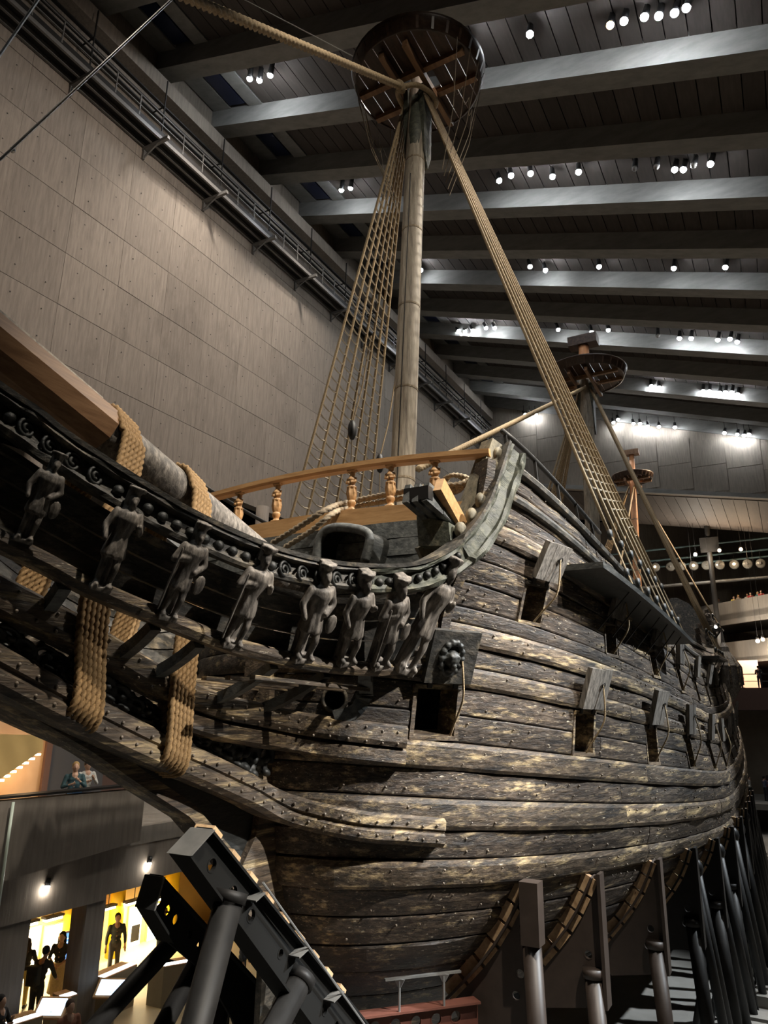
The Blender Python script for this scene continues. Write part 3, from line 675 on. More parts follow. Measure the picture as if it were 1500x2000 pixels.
# the two heavy cheeks, the knee and the stem
def hp(u, v, off=.1): q = onhull(u, v); return q+HN(q[1],q[2])*off
bigP = [atp(0,1168,.46),atp(100,1218,.46),atp(200,1272,.46),atp(330,1347,.47),atp(430,1385,.5),atp(500,1400,.58),hp(575,1413,.16),hp(680,1428,.12),hp(785,1441,.10)]
bigP = [bigP[0]+(bigP[0]-bigP[2])*k for k in (1.4,.7)]+bigP
bigC = spline(bigP, 7)[::-1]
def outs(C):
    T = np.gradient(C,axis=0); o = np.stack([-T[:,1],T[:,0],0*T[:,0]],1); o /= np.linalg.norm(o,axis=1)[:,None]; o[o[:,0] < 0] *= -1; return o
cheek = both('upper_cheek', MB().sweep(bigC, [(-.2,.19),(.06,.19),(.11,.15),(.12,-.05),(.09,-.12),(-.2,-.14)], side=outs(bigC)), M_WALE)
c2 = bigC[:36]+np.array([0,0,-.26])
both('upper_cheek', MB().sweep(c2, [(-.2,.12),(.02,.12),(.07,.08),(.07,-.08),(.02,-.12),(-.2,-.12)], side=outs(c2)), M_WALE)
lowP = [atp(0,1308,.42),atp(150,1387,.42),atp(300,1460,.42),atp(400,1503,.43),atp(480,1540,.5),hp(570,1572,.2),hp(700,1606,.16),hp(780,1615,.13),hp(855,1622,.12)]
lowP = [lowP[0]+(lowP[0]-lowP[1])*k for k in (1.6,.8)]+lowP
lowC = spline(lowP, 7)[::-1]
lcheek = both('lower_cheek', MB().sweep(lowC, [(-.2,.2),(.03,.2),(.09,.16),(.1,.04),(.07,.02),(.07,-.01),(.11,-.04),(.11,-.14),(.05,-.2),(-.2,-.2)], side=outs(lowC)), M_WALE)
bl = MB()
for C, rr_ in ((bigC,.19),(lowC,.17)):
    a_ = np.r_[0,np.cumsum(np.linalg.norm(np.diff(C,axis=0),axis=1))]; o_ = outs(C)
    for dd in np.arange(.15, a_[-1]-1, .24):
        for e in (-.09,.09):
            P = np.array([np.interp(dd,a_,C[:,j]) for j in range(3)]); O = np.array([np.interp(dd,a_,o_[:,j]) for j in range(3)])
            bl.ball(P+O*.115+np.array([0,0,e+random.uniform(-.02,.02)]), .021, 6)
make('cheek_bolts', bl, M_BOLT, ship, True, kind='stuff')
M_YZ = Matrix(((0,0,1,0),(1,0,0,0),(0,1,0,0),(0,0,0,1)))     # (a,b) in plan -> (y,z), thickness along x
knee_top = [(q[1],q[2]+.1) for q in lowC[::-1] if q[1] < -5.6]
kb_ = [atp(u,v,-.17) for u, v in ((0,1385),(70,1424),(140,1464),(250,1538),(330,1588),(362,1625),(420,1690))]; kb_ = [kb_[0]*2.6-kb_[2]*1.6, kb_[0]*1.7-kb_[2]*.7]+kb_; knee_bot = [(q[1],q[2]) for q in kb_]+[(-5.9,-2.42)]
make('head_knee', MB().prism(knee_top+knee_bot[::-1]+[], M_YZ, .30), M_DARK, ship)
make('knee_facing', MB().sweep([(0,y,z) for y, z in knee_bot], [(-.17,-.14),(.19,-.14),(.2,.02),(.12,.05),(-.12,.05),(-.17,.02)], side=[(1,0,0)]*len(knee_bot)), M_WALE, ship)
stem = [(-5.62,1.6),(-5.66,-.6),(-5.75,-1.6),(-6.2,-2.2),(-5.9,-2.54),(-3.64,-4.25),(-3.0,-4.6),(-1,-5.75),(1.2,-6.6),(4,-6.75),(4,-6.2),(0,-5.2),(-2,-4.2),(-3.8,-3),(-4.8,-1.8),(-5.2,-.5),(-5.2,1.6)]
make('stem_post', MB().prism(stem, M_YZ, .5), M_WALE, ship)
make('keel', MB().box((-.25,3.9,-6.95),(.25,STERN,-6.2)), M_DARK, ship)
# transverse head timbers, gratings, hawse hole
for s, sag, m_ in ((-11.0,.45,M_DARK),(-9.75,.42,M_BLUEW),(-8.75,.42,M_HEAD),(-8.2,.42,M_BLUEW),(-7.15,.5,M_BLUEW),(-6.3,.55,M_DARK)):
    w = Rmid(s)-.05; z = zmid(s)-.16
    pts = [(x*w, s+.05*math.sin(3*x), z-sag*(1-abs(x)**1.6)) for x in np.linspace(-1,1,21)]
    make('head_timber', MB().sweep(pts, lambda i: [(-.07,.06),(.07,.06),(.07,-.09+.004*abs(i-10)),(-.07,-.09+.004*abs(i-10))], side=[(0,1,0)]*21), m_, ship)
for i in range(9):
    p = -1.5+i*.375; both_ = MB().bar((p,-7.6,.42),(p*1.15,-5.3,.36),.09,.05); make('grating_lath', both_, M_WALE, ship)
for sg in (1,-1):
    kn = spline([hit(728,1312,Rmid)-np.array([.12,0,.05]), hp(712,1345,.12), hp(695,1385,.1), hp(655,1402,.09)], 6)
    m_ = MB().sweep(kn, [(-.1,.1),(.1,.1),(.1,-.1),(-.1,-.1)], side=outs(kn)); make('bow_knee', m_ if sg == 1 else mirror(m_), M_BLUEW, ship)
hc = onhull(654,1365); hn = Vector(HN(hc[1],hc[2])); hm = Matrix.Translation(Vector(hc)+hn*.03) @ hn.to_track_quat('Z','Y').to_matrix().to_4x4()
hh = MB().lathe([(.20,-.05),(.20,.05),(.17,.09),(.145,.06),(.145,-.05)], 20, hm, caps=False)
ha, hb_ = both('hawse_hole', hh, M_HEAD, ship, True)
make('hawse_pipe', MB().lathe([(.145,.04),(.145,-.55)], 20, hm, caps=False), M_DARK, ha, True)
for o in [q for q in hull.children if q.name.split('.')[0] in ('hull_plank','wale')]:
    v_ = np.array([p.co for p in o.data.vertices]); e_ = v_-np.array(hc)
    if np.linalg.norm(e_,axis=1).min() < .5: punch(o, MB().lathe([(.15,-.6),(.15,.6)], 20, hm))
# openwork carving between the cheeks
def curl(seed):
    r = random.Random(seed); m = MB()
    for k in range(3):
        q = np.linspace(0, (2.6+r.random())*math.pi, 26); R0 = r.uniform(.13,.2); rr_ = np.linspace(R0,.03,26); cy, cz = (k-1)*.24+r.uniform(-.04,.04), r.uniform(-.08,.08); sg = r.choice((1,-1))
        m.tube(np.stack([.02*np.sin(q), cy+rr_*np.cos(q)*sg, cz+rr_*np.sin(q)],1), np.linspace(.05,.03,26), 7)
        m.ball((.06,cy,cz), .055, 8); m.ball((.03,cy+.12,cz-.12), .06, 8, (1,1.5,.7)); m.ball((.0,cy-.1,cz+.14), .06, 8, (1,.7,1.5))
    m.box((-.04,-.36,-.03),(.02,.36,.03))
    return remeshed(m, .018, 2)
CURLS = [curl(k) for k in (1,2,3)]
for i, s in enumerate(np.arange(-11.6,-5.7,.62)):
    zb_ = np.interp(s, bigC[::-1,1], bigC[::-1,2])-.15; zl_ = np.interp(s, lowC[::-1,1], lowC[::-1,2])+.2; c = (zb_+zl_)/2; h = max(.25, zb_-zl_)
    for sg in (1,-1):
        o = meshobj('scroll_carving', CURLS[i % 3], M_DARK, ship); o.location = (sg*.3, s, c); o.scale = (sg*1.2,1,h/.5); o.rotation_euler = (-.42,0,0)
# ---- forecastle front: planks, beam, balustrade, catheads
BS = -4.12
for i in range(6):
    z = 1.35+i*.29
    rs = [[(p, BS-.28*(1-(p/3.3)**2)+d, z+e) for d, e in ((-.03,.005),(-.03,.28),(.06,.28),(.06,.005))] for p in np.linspace(-1,1,19)*(HB(-4.1,z+.1)-.12)]
    make('bulkhead_plank', MB().rings([[ (x,y+.012*math.sin(x*5+i*2),zz_) for x,y,zz_ in r] for r in rs]), M_BLUEW if i > 1 else M_HEAD, ship)
make('forecastle_deck', MB().add([(p,s,3.02) for p,s in ((-3.2,BS+.05),(3.2,BS+.05),(3.35,5),(-3.35,5))]+[(p,s,2.9) for p,s in ((-3.2,BS+.05),(3.2,BS+.05),(3.35,5),(-3.35,5))], [(0,1,2,3),(7,6,5,4),(0,4,5,1),(1,5,6,2),(2,6,7,3),(3,7,4,0)]), M_HEAD, ship)
pp = np.linspace(-3.25,3.25,25); camb = lambda p: -.018*p*p
make('forecastle_beam', MB().rings([[(p,BS-.16,3.12+camb(p)),(p,BS+.2,3.12+camb(p)),(p,BS+.2,3.44+camb(p)),(p,BS-.16,3.44+camb(p))] for p in pp]), M_NEWW, ship, label='new pale pine beam')
make('balustrade_rail', MB().rings([[(p,BS-.1,4.25+camb(p)),(p,BS-.06,4.21+camb(p)),(p,BS+.1,4.21+camb(p)),(p,BS+.12,4.25+camb(p)),(p,BS+.12,4.33+camb(p)),(p,BS-.1,4.33+camb(p))] for p in pp]), M_NEWW, ship, label='new pale pine handrail')
def baluster():
    m = MB()
    m.box((-.075,-.075,0),(.075,.075,.07)); m.lathe([(.07,.06),(.05,.11),(.075,.16),(.08,.20),(.055,.24)], 12)
    m.lathe([(.06,.22),(.085,.30),(.075,.40),(.065,.46)], 10)
    for q in np.linspace(0,2*math.pi,6,endpoint=False): m.tube([(.06*math.cos(q),.06*math.sin(q),.25),(.085*math.cos(q),.085*math.sin(q),.36),(.07*math.cos(q),.07*math.sin(q),.46)], .018, 6)
    m.lathe([(.09,.455),(.09,.485)], 12); m.lathe([(.065,.48),(.06,.54),(.08,.62),(.05,.68)], 12)
    for sg in (-1,1):
        m.tube([(.0,.08*sg,.65),(-.03,.09*sg,.56),(-.075,.02*sg,.55)], .024, 7)
    m.ball((0,0,.72), .05, 10, (1,.9,1.15)); m.ball((.02,0,.73), .052, 8); m.box((-.06,-.085,.77),(.06,.085,.815)); m.ball((0,.07,.77),.03,7); m.ball((0,-.07,.77),.03,7)
    return remeshed(m, .011, 1)
BAL = baluster(); b_ = None
for p in (-2.75,-1.92,-1.0,.64,1.42,2.26):
    o = meshobj('baluster', BAL, M_NEWC, ship); o.location = (p,BS,3.42+camb(p)); o.rotation_euler = (0,0,math.pi/2); o.scale = (1,1,.995)
# corner posts beside the rail's end
for sg in (1,-1):
    a_, b2 = ats(963,868,-3.92), ats(893,1045,-4.35); path = spline([a_, a_*.6+b2*.4+np.array([.03,0,0]), b2, b2+np.array([-.5,-.3,-.35])], 6)
    m_ = MB().sweep(path, lambda i: [(-.15,.13),(.14,.15),(.15,-.13),(-.13,-.15)], side=[(.9,-.4,0)]*len(path)); make('corner_post', m_ if sg == 1 else mirror(m_), M_POST, ship)
    blk = MB()
    for f in np.linspace(.15,.9,6):
        q = np.array([np.interp(f,np.linspace(0,1,len(topC[:26])),topC[:26,j]) for j in range(3)])+np.array([-.05,.02,.08]); blk.ball(q, .11, 8, (.9,1.2,1.3))
    m2 = remeshed(blk if sg == 1 else mirror(blk), .03, 1); meshobj('corner_carving', m2, M_POST, ship)
ce = ats(812,962,-5.45); cr = ats(905,1045,-4.1)
for sg in (1,-1):
    M_ = (lambda m: m) if sg == 1 else mirror
    d_ = cr-ce; base = ce; mb = MB()
    for k in (-1,0,1): q = np.array([.145*k,.02*k,0]); mb.bar(ce+q, cr+q, .10, .30)
    q = ce+d_*.35; mb.bar(q, cr, .40, .26)
    ch = make('cathead', M_(mb), M_BLUEW, ship)
    make('sheave', M_(MB().bar(ce+d_*.06+np.array([-.2,0,0]), ce+d_*.06+np.array([.2,0,0]), .2,.2)), M_IRON, ch)
    a_ = ats(845,948,-5.25); b2 = ats(900,1040,-4.25); make('cathead_brace', M_(MB().bar(a_+np.array([.1,0,0]), b2+np.array([.12,0,-.1]), .13, .24)), M_NEWW, ch, label='new pale pine brace')
    bx = [ats(u,v,-4.9) for u, v in ((818,1010),(880,1022),(884,1058),(866,1068),(822,1068))]; n = len(bx)
    br = MB().add([q+np.array([0,-.08,0]) for q in bx]+[q+np.array([0,.3,0]) for q in bx], [tuple(range(n)),tuple(range(2*n-1,n-1,-1))]+[(i,(i+1)%n,n+(i+1)%n,n+i) for i in range(n)])
    cb = make('cathead_bracket', M_(br), M_GREEN, ch)
# arched hatch in the forecastle front
hu = [(618,1098),(622,1060),(634,1038),(655,1030),(690,1032),(716,1040),(722,1056),(712,1098)]
hpts = spline([ats(u,v,-5.0) for u, v in hu], 6)
hat = make('hatch_frame', MB().tube(hpts, .075, 8), M_BLUEW, ship, True)
hood = MB().rings([hpts, hpts+np.array([0,.75,.05])], False, False); make('hatch_hood', hood, M_DARK, hat)
for sg in (1,-1):
    cp = [HP(-4.28,z,.02)*np.array([sg,1,1]) for z in np.linspace(.75,3.9,14)]
    make('corner_timber', MB().sweep(cp, [(-.3,.09),(.13,.09),(.15,-.06),(-.3,-.09)], side=[(sg*.75,-.66,0)]*14), M_PLANK, ship)
# ---- forecastle bulwark rails aft of the corner
for sg in (1,-1):
    top = [HP(s, lz(2.8,s)+.02, .0)*np.array([sg,1,1]) for s in np.linspace(-3.9,20,40)]
    make('bulwark_rail', MB().sweep(top, [(-.14,.09),(.14,.09),(.16,.02),(.12,-.04),(-.12,-.04)], side=[(sg,0,0)]*40), M_HEAD, ship)
    hr = [HP(s, lz(3.45,s), -.05)*np.array([sg,1,1]) for s in np.linspace(-3.7,2.0,14)]
    h_ = make('bulwark_handrail', MB().tube(hr, .045, 8), M_IRON, ship, True)
    for s in (-3.6,-2.4,-1.2,0,1.2):
        make('stanchion', MB().bar(HP(s,lz(2.8,s),-.05)*np.array([sg,1,1]), HP(s,lz(3.45,s),-.05)*np.array([sg,1,1]), .05,.05,(0,1,0)), M_IRON, h_)
    mo = [HP(s, lz(2.3,s), .05)*np.array([sg,1,1]) for s in np.linspace(-3.9,20,40)]
    make('moulding', MB().sweep(mo, [(-.05,.06),(.05,.06),(.07,0),(.05,-.06),(-.05,-.06)], side=[(sg,0,0)]*40), M_HEAD, ship)
# bowsprit, gammonings
BSP = lambda s: np.array([0, s, 2.82-.305*(s+7.26)])
bw = thing('bowsprit', 'long brown timber bowsprit spar rising forward over the beakhead', 'spar', tuple(BSP(-5)))
o_ = np.array(BSP(-5))
make('inner_spar', MB().tube([BSP(s)-o_ for s in np.linspace(-9.2,-4.3,8)], np.linspace(.27,.25,8), 14), M_CARVE, bw, True, label='old weathered inner end')
make('outer_spar', MB().tube([BSP(s)-o_ for s in np.linspace(-17,-8.95,8)], np.linspace(.26,.32,8), 10), M_BROWN, bw)
make('lit_top_strip', MB().tube([BSP(s)-o_+np.array([.02,0,.2]) for s in np.linspace(-17,-9.1,6)], .15, 8), M_MAST, bw)  # pale strip along the spar's top, its colour standing for the lit edge
def gammon(tops, mids, bots, label):
    g = thing('gammoning_lashing', label, 'rope lashing', tuple(np.array(bots)), 'rope lashings of the bowsprit')
    L0 = np.array(bots)
    for k in range(6):
        ds = np.array([0,.064*(k-2.5),-.03*(k-2.5)])
        zt = BSP(tops[1])[2]
        for sg in (1,-1):
            pts = [(0,tops[1],zt+.32),(.2,tops[1],zt+.24),(.33,tops[1],zt-.02),(.38,tops[1],zt-.3),tuple(mids),(bots[0],bots[1],bots[2]+.3),(bots[0]-.02,bots[1],bots[2]+.1),(bots[0]-.12,bots[1],bots[2]),(bots[0]-.36,bots[1],bots[2]-.02)]
            P = spline([np.array(q)+ds*np.array([1,(.9 if i < 4 else 1.0),1 if i > 4 else .8])+np.array([0,0,.0]) for i, q in enumerate(pts)], 7)
            P = P*np.array([sg,1,1])
            if sg == -1: P = P+np.array([0,.03,.02])
            make('rope_turn', MB().rope(P-L0, .036, .26, 12), M_GOLDR, g, True)
t1 = atp(238,835,.15); m1 = atp(188,1170,.62); b1 = atp(168,1412,.60)
gammon(t1, m1, b1, 'golden hemp lashing round bowsprit and head knee, further forward of the two')
t2 = atp(385,985,.15); m2_ = atp(360,1310,.64); b2_ = atp(345,1500,.60)
gammon((0,t2[1]-.15,0), m2_, b2_, 'golden hemp lashing round bowsprit and head knee, nearer the hull')
# ================================================================== MASTS AND RIGGING
def mast(name, label, base, head, r0, r1, m, top_at, top_r, m_top, cheeks=True, rim=.3):
    base, head = np.array(base,float), np.array(head,float); t = thing(name, label, 'mast', tuple(base)); O = base
    ax = lambda z: base+(head-base)*(z-base[2])/(head[2]-base[2])
    zs = np.linspace(base[2],head[2],14); make('mast_pole', MB().tube([ax(z)-O for z in zs], np.interp(zs,[base[2],top_at,head[2]],[r0,r1,r1*.75]), 14), m, t, True)
    for z in np.linspace(base[2]+2, top_at-2.5, 5):
        make('mast_band', MB().tube([ax(z)-O, ax(z+.05)-O], np.interp(z,[base[2],top_at],[r0,r1])+.008, 14), M_ROPED, t)
    c = ax(top_at)-O
    if cheeks:
        for sg in (-1,1):
            make('mast_cheek', MB().prism([(-.2,-2.2),(0,-2.7),(.2,-2.2),(.28,-.1),(-.3,-.1)], Matrix.Translation(c+np.array([sg*(r1-.02),0,0])) @ M_YZ, .13), M_GREEN, t)
    make('trestle_tree', MB().bar(c+np.array([-r1-.1,-top_r*.86,.03]), c+np.array([-r1-.1,top_r*.86,.03]), .14,.2).bar(c+np.array([r1+.1,-top_r*.86,.03]), c+np.array([r1+.1,top_r*.86,.03]), .14,.2), M_BROWN, t)
    make('cross_tree', MB().bar(c+np.array([-top_r*.9,-r1-.2,.17]), c+np.array([top_r*.9,-r1-.2,.17]), .16,.14).bar(c+np.array([-top_r*.9,r1+.2,.17]), c+np.array([top_r*.9,r1+.2,.17]), .16,.14), M_BROWN, t)
    # round top: floor boards, rim and slats
    f = c+np.array([0,0,.27]); nbd = 9
    for i in range(nbd):
        x0, x1 = -top_r*.96+i*2*top_r*.96/nbd, -top_r*.96+(i+1)*2*top_r*.96/nbd; h0 = math.sqrt(max(.02,(top_r)**2-max(abs(x0),abs(x1))**2)); h1 = math.sqrt(max(.02,top_r**2-min(abs(x0),abs(x1))**2))
        a, b = (h0,h1) if x0 < 0 else (h1,h0)
        for sg in (-1,1):
            g = .32
            if abs((x0+x1)/2) > .45: 
                if sg == 1: continue
                q = [(x0+.01,-a),(x1-.01,-b),(x1-.01,b),(x0+.01,a)]
            else: q = [(x0+.01,sg*g),(x1-.01,sg*g),(x1-.01,sg*b),(x0+.01,sg*a)]
            make('top_board', MB().prism(q, Matrix.Translation(f), .05), m_top, t)
    rimm = make('top_rim', MB().lathe([(top_r*.97,-.06),(top_r*1.0,-.06),(top_r*1.06,rim),(top_r*1.08,rim+.05),(top_r*1.02,rim+.05),(top_r*.98,0)], 40, Matrix.Translation(f), caps=False), m_top, t, True)
    for i in range(28):
        q = i*2*math.pi/28; make('rim_timber', MB().bar(f+np.array([top_r*.99*math.cos(q),top_r*.99*math.sin(q),-.03]), f+np.array([top_r*1.045*math.cos(q),top_r*1.045*math.sin(q),rim-.03]), .07,.05,(math.cos(q),math.sin(q),.3)), m_top, rimm)
    return t, ax
fm, fax = mast('foremast', 'tall weathered grey foremast with round fighting top rising behind the balustrade', (0,-1.1,3.02), (0,-.1,18.1), .285, .25, M_MAST, 16.55, 1.72, M_TOP)
make('mast_fish', MB().tube([fax(z)-np.array([0,-1.1,3.02])+np.array([.02,-.06,0]) for z in (14.2,14.5,15,16.2)], [.05,.2,.22,.2], 10), M_GREEN, fm, True)
make('mast_seam', MB().tube([fax(z)-np.array([0,-1.1,3.02])+np.array([.02,-np.interp(z,[3,16.5],[.285,.25])-.001,0]) for z in np.linspace(3.1,13.5,8)], .012, 5), M_BLACK, fm)
mm, max_ = mast('mainmast', 'mainmast with square cap above its round top, amidships', (0,17.1,1.0), (0,18.5,18.2), .36, .3, M_MAST, 15.75, 1.85, M_TOP, rim=.3)
o0 = np.array([0,17.1,1.0]); make('mast_cap', MB().box((-.7,-.35,0),(.7,.35,.5)), M_TOP, mm, loc=tuple(max_(17.9)-o0)); make('upper_pole', MB().tube([max_(16.1)-o0,max_(17.9)-o0], .26, 12), M_ORANGE, mm, True)
zm, zax = mast('mizzenmast', 'slender orange mizzenmast with small round top near the stern', (0,27.3,3.0), (0,30.2,16.2), .24, .2, M_ORANGE, 14.0, 1.15, M_TOP, False, .2)
o0 = np.array([0,27.3,3.0]); make('mast_cap', MB().box((-.45,-.25,0),(.45,.25,.32)), M_BROWN, zm, loc=tuple(zax(16)-o0))
def channel(name, s0, s1, lev, wid, sg, parent=ship):
    rs = []
    for s in np.linspace(s0,s1,18):
        z = lz(lev,s); h = HB(s,z); rs.append([(sg*(h-.1),s,z-.05),(sg*(h+wid),s,z-.05),(sg*(h+wid),s,z+.06),(sg*(h-.1),s,z+.06)])
    return make(name, MB().rings(rs), M_DARK, parent)
def shrouds(nm, lab, rat, topc, feet_s, lev, wid, sg, r, m, n_rat, group, z_rat0=1.4, z_stop=.93, mr=None):
    t = thing(nm, lab, 'rigging', (0,0,0), group); tops = []; feet = []
    for k, s in enumerate(feet_s):
        z = lz(lev,s); foot = np.array([sg*(HB(s,z)+wid-.08), s, z+.1]); up = foot+np.array([0,0,0]); top = np.array(topc)+np.array([sg*(.22+.02*k), (k-len(feet_s)/2)*.06, -.03*k])
        d = top-foot; dy = foot+d*.075; feet.append(dy); tops.append(top)
        make('shroud', MB().tube(np.linspace(dy,top,10), r, 7), m, t, True)
        de = make('deadeye', MB().lathe([(.02,-.05),(.10,-.04),(.115,0),(.10,.04),(.02,.05)], 12, Matrix.Translation(foot+d*.015+np.array([0,0,.02])) @ Matrix.Rotation(math.pi/2,4,'Y')), M_DARK, t, True)
        make('deadeye', MB().lathe([(.02,-.05),(.10,-.04),(.115,0),(.10,.04),(.02,.05)], 12, Matrix.Translation(dy) @ Matrix.Rotation(math.pi/2,4,'Y')), M_DARK, t, True)
        ly = MB()
        for e in (-.06,0,.06): ly.tube([foot+np.array([.02,e,.02]), dy+np.array([.02,e,0])], .012, 5)
        make('lanyard', ly, M_ROPE, t)
        make('chain_plate', MB().bar(foot+np.array([0,0,-.1]), HP(s,z-.75,.05)*np.array([sg,1,1]), .04,.02), M_IRON, t)
    feet, tops = np.array(feet), np.array(tops)
    for i in range(n_rat):
        f = z_rat0/14+(z_stop-z_rat0/14)*i/n_rat; pts = feet+(tops-feet)*f
        gap = np.linalg.norm(pts[1:]-pts[:-1],axis=1).mean(); P = []
        for a, b in zip(pts[:-1], pts[1:]):
            for u in np.linspace(0,1,5,endpoint=False): P.append(a+(b-a)*u-np.array([0,0,.42*gap*u*(1-u)]))
        P.append(pts[-1]); make('ratline', MB().tube(P, rat, 4), mr or M_TWINE, t)
    return t, feet, tops
FS = [.15+.82*k for k in range(7)]
for sg in (1,-1): channel('fore_channel', -1.7, 6.2, 1.62, .8, sg); channel('main_channel', 16.5, 24, 2.3, .7, sg); channel('mizzen_channel', 28.1, 32.2, 4.0, .8, sg)
tf = fax(16.35)
shrouds('fore_shrouds', 'net of hemp shrouds and ratlines from foretop down to the side nearer the gunports', .017, tf, FS, 1.62, .8, 1, .034, M_ROPE, 50, 'fore shrouds')
shrouds('fore_shrouds', 'net of hemp shrouds and ratlines from foretop down in front of the concrete wall', .021, tf, FS, 1.62, .8, -1, .036, M_ROPE, 42, 'fore shrouds')
tm = max_(15.5)
shrouds('main_shrouds', 'hemp shrouds and ratlines from maintop down to the gunport side of the hull', .014, tm, [17.2,18.6,19.3,20.0,20.7,22.0,22.7], 2.3, .7, 1, .055, M_ROPE, 30, 'main shrouds')
shrouds('main_shrouds', 'hemp shrouds and ratlines from maintop down to the hull side facing the concrete wall', .014, tm, [17.2,18.6,19.3,20.0,20.7,22.0,22.7], 2.3, .7, -1, .055, M_ROPE, 30, 'main shrouds')
tz_ = zax(13.8)
shrouds('mizzen_shrouds', 'orange-lit shrouds from mizzen top down to the gunport side near the stern', .014, tz_, [28.5+.8*k for k in range(5)], 4.0, .75, 1, .03, M_ROPE, 20, 'mizzen shrouds')
shrouds('mizzen_shrouds', 'orange-lit shrouds from mizzen top down on the wall side near the stern', .014, tz_, [28.5+.8*k for k in range(5)], 4.0, .75, -1, .03, M_ROPE, 20, 'mizzen shrouds')
def rope_thing(name, label, cat, pts, r, m, pitch=None, plain=False, group=None):
    mb = MB(); (mb.tube(resample(pts, max(.1,r*2)), r, 8) if plain else mb.rope(pts, r, pitch, 9)); o = make(name, mb, m, None, True); return tag(o, label, cat, group)
# forestay with its collar round the foremast head
st0 = fax(16.2)+np.array([0,-.4,0]); st1 = atp(352,-10,0); dd = (st1-st0); far_ = st0+dd*1.9
fs = thing('forestay', 'thick pale hemp forestay running from the foretop forward overhead', 'rope', tuple(st0))
make('stay_rope', MB().rope([st0-st0+dd*.07, dd*1.9], .075, .45, 9), M_ROPE, fs, True)
make('stay_collar', MB().tube(spline([dd*.07, dd*.03+np.array([.28,0,0]), np.array([.42,.3,.02]), np.array([.4,.75,.05]), np.array([0,.95,.05]), np.array([-.4,.75,.05]), np.array([-.42,.3,.02]), dd*.03+np.array([-.28,0,0]), dd*.07],5), .07, 8), M_ROPE, fs, True)
make('stay_mouse', MB().ball(dd*.075, .15, 10, (.8,1.4,1)), M_ROPE, fs, True)
a_ = max_(15.4)+np.array([.1,-.4,0]); b_2 = np.array([.2,-.6,5.4])
rope_thing('mainstay', 'pale hemp mainstay slanting from maintop down to the foremast foot', 'rope', [a_, b_2], .07, M_ROPE, .5)
rope_thing('mizzen_stay', 'thin pale stay slanting from mizzen top down towards the waist', 'rope', [zax(13.7)+np.array([.1,-.3,0]), np.array([.2,20.5,5.5])], .045, M_ROPE, plain=True)
for q0, q1 in (((1090,770),(1012,880)),): pass
# thick cables lying across the forecastle front
c1 = [ats(u,v,s) for u,v,s in ((530,1062,-4.62),(590,1025,-4.6),(640,994,-4.5),(690,979,-3.86),(770,963,-3.84),(850,949,-3.82),(905,945,-3.8),(948,922,-3.7))]
rope_thing('cable', 'thick brown cable hauled taut from beakhead across the forecastle, ending in a knot', 'rope', spline(c1,8), .046, M_ROPED, .3)
c2_ = [ats(u,v,s) for u,v,s in ((555,1070,-4.62),(610,1035,-4.6),(650,1003,-4.5),(690,990,-3.78),(770,976,-3.78),(850,961,-3.78),(905,951,-3.75))]
rope_thing('cable', 'second brown cable just under its twin across the forecastle front', 'rope', spline(c2_,8), .043, M_ROPED, .3)
kc = ats(885,945,-3.75); kn = [kc+np.array([.32*math.cos(q)*(1-.03*q),.05*math.sin(3*q),.14*math.sin(q)]) for q in np.linspace(0,6*math.pi,60)]
rope_thing('rope_knot', 'looped brown rope knot hanging behind the balustrade near the corner post', 'rope', kn, .035, M_ROPED, .2)
for u, v, h in ((688,840,40),(742,905,55)):
    P = atp(u,v,-2.6); bl_ = thing('pulley_block', 'dark wooden pulley block on a rope '+('high in the starboard net' if u < 700 else 'just behind the balustrade rail'), 'pulley', tuple(P))
    make('block_shell', MB().ball((0,0,0), .2, 10, (.6,.7,1.5)), M_BLACK, bl_, True); make('block_rope', MB().tube([(0,0,.2),(.12,.25,1.3),(.3,.4,3.0)], .02, 6), M_ROPE, bl_); make('tail_rope', MB().tube([(0,0,-.2),(.02,-.05,-2.5)], .018, 6), M_ROPED, bl_)
# futtock rigging under the foretop
for sg, lb in ((1,'thin crowfoot ropes from foretop rim to the shrouds over the hull'),(-1,'thin crowfoot ropes from foretop rim to the shrouds by the wall')):
    t = thing('futtock_ropes', lb, 'rigging', tuple(fax(16.5)), 'futtock ropes'); o0 = fax(16.5)
    for k in range(5):
        q = (-.5+k*.28)+(0 if sg == 1 else math.pi); a_ = fax(16.8)+np.array([1.75*math.cos(q),1.75*math.sin(q)*sg,0]); b_2 = fax(13.6-.12*k)+np.array([sg*.75,.1+.12*k,0])
        make('futtock_rope', MB().tube([a_-o0, (a_+b_2)/2-o0+np.array([sg*.1,0,-.15]), b_2-o0], .011, 5), M_ROPED, t)
        if k: make('cross_rope', MB().tube(spline([pa*.7+pb*.3-o0, (pa*.65+pb*.35+a_*.65+b_2*.35)/2-o0-np.array([0,0,.2]), a_*.7+b_2*.3-o0],5), .008, 4), M_ROPED, t)
        pa, pb = a_, b_2
# steel guy wires
for (a_, b_2, lb) in ((atp(420,-80,-1.5), atp(-60,368,-3.5),'taut bright steel guy wire with a clamp before the concrete wall'),(atp(150,-110,-1.5), atp(-40,165,-2.5),'short steel guy wire above the clamped one'),(atp(440,-20,-6), fax(17.15)+np.array([-1.25,-1.32,0]),'very thin steel wire over the forestay towards the foretop')):
    w_ = thing('guy_wire', lb, 'wire', tuple(a_)); make('wire', MB().tube([a_-a_, b_2-a_], .012 if 'very' in lb else .022, 6), M_WIRE, w_)
    if 'clamp before' in lb: make('clamp', MB().ball(atp(25,293,-3.3)-a_, .05, 8), M_WIRE, w_, True)
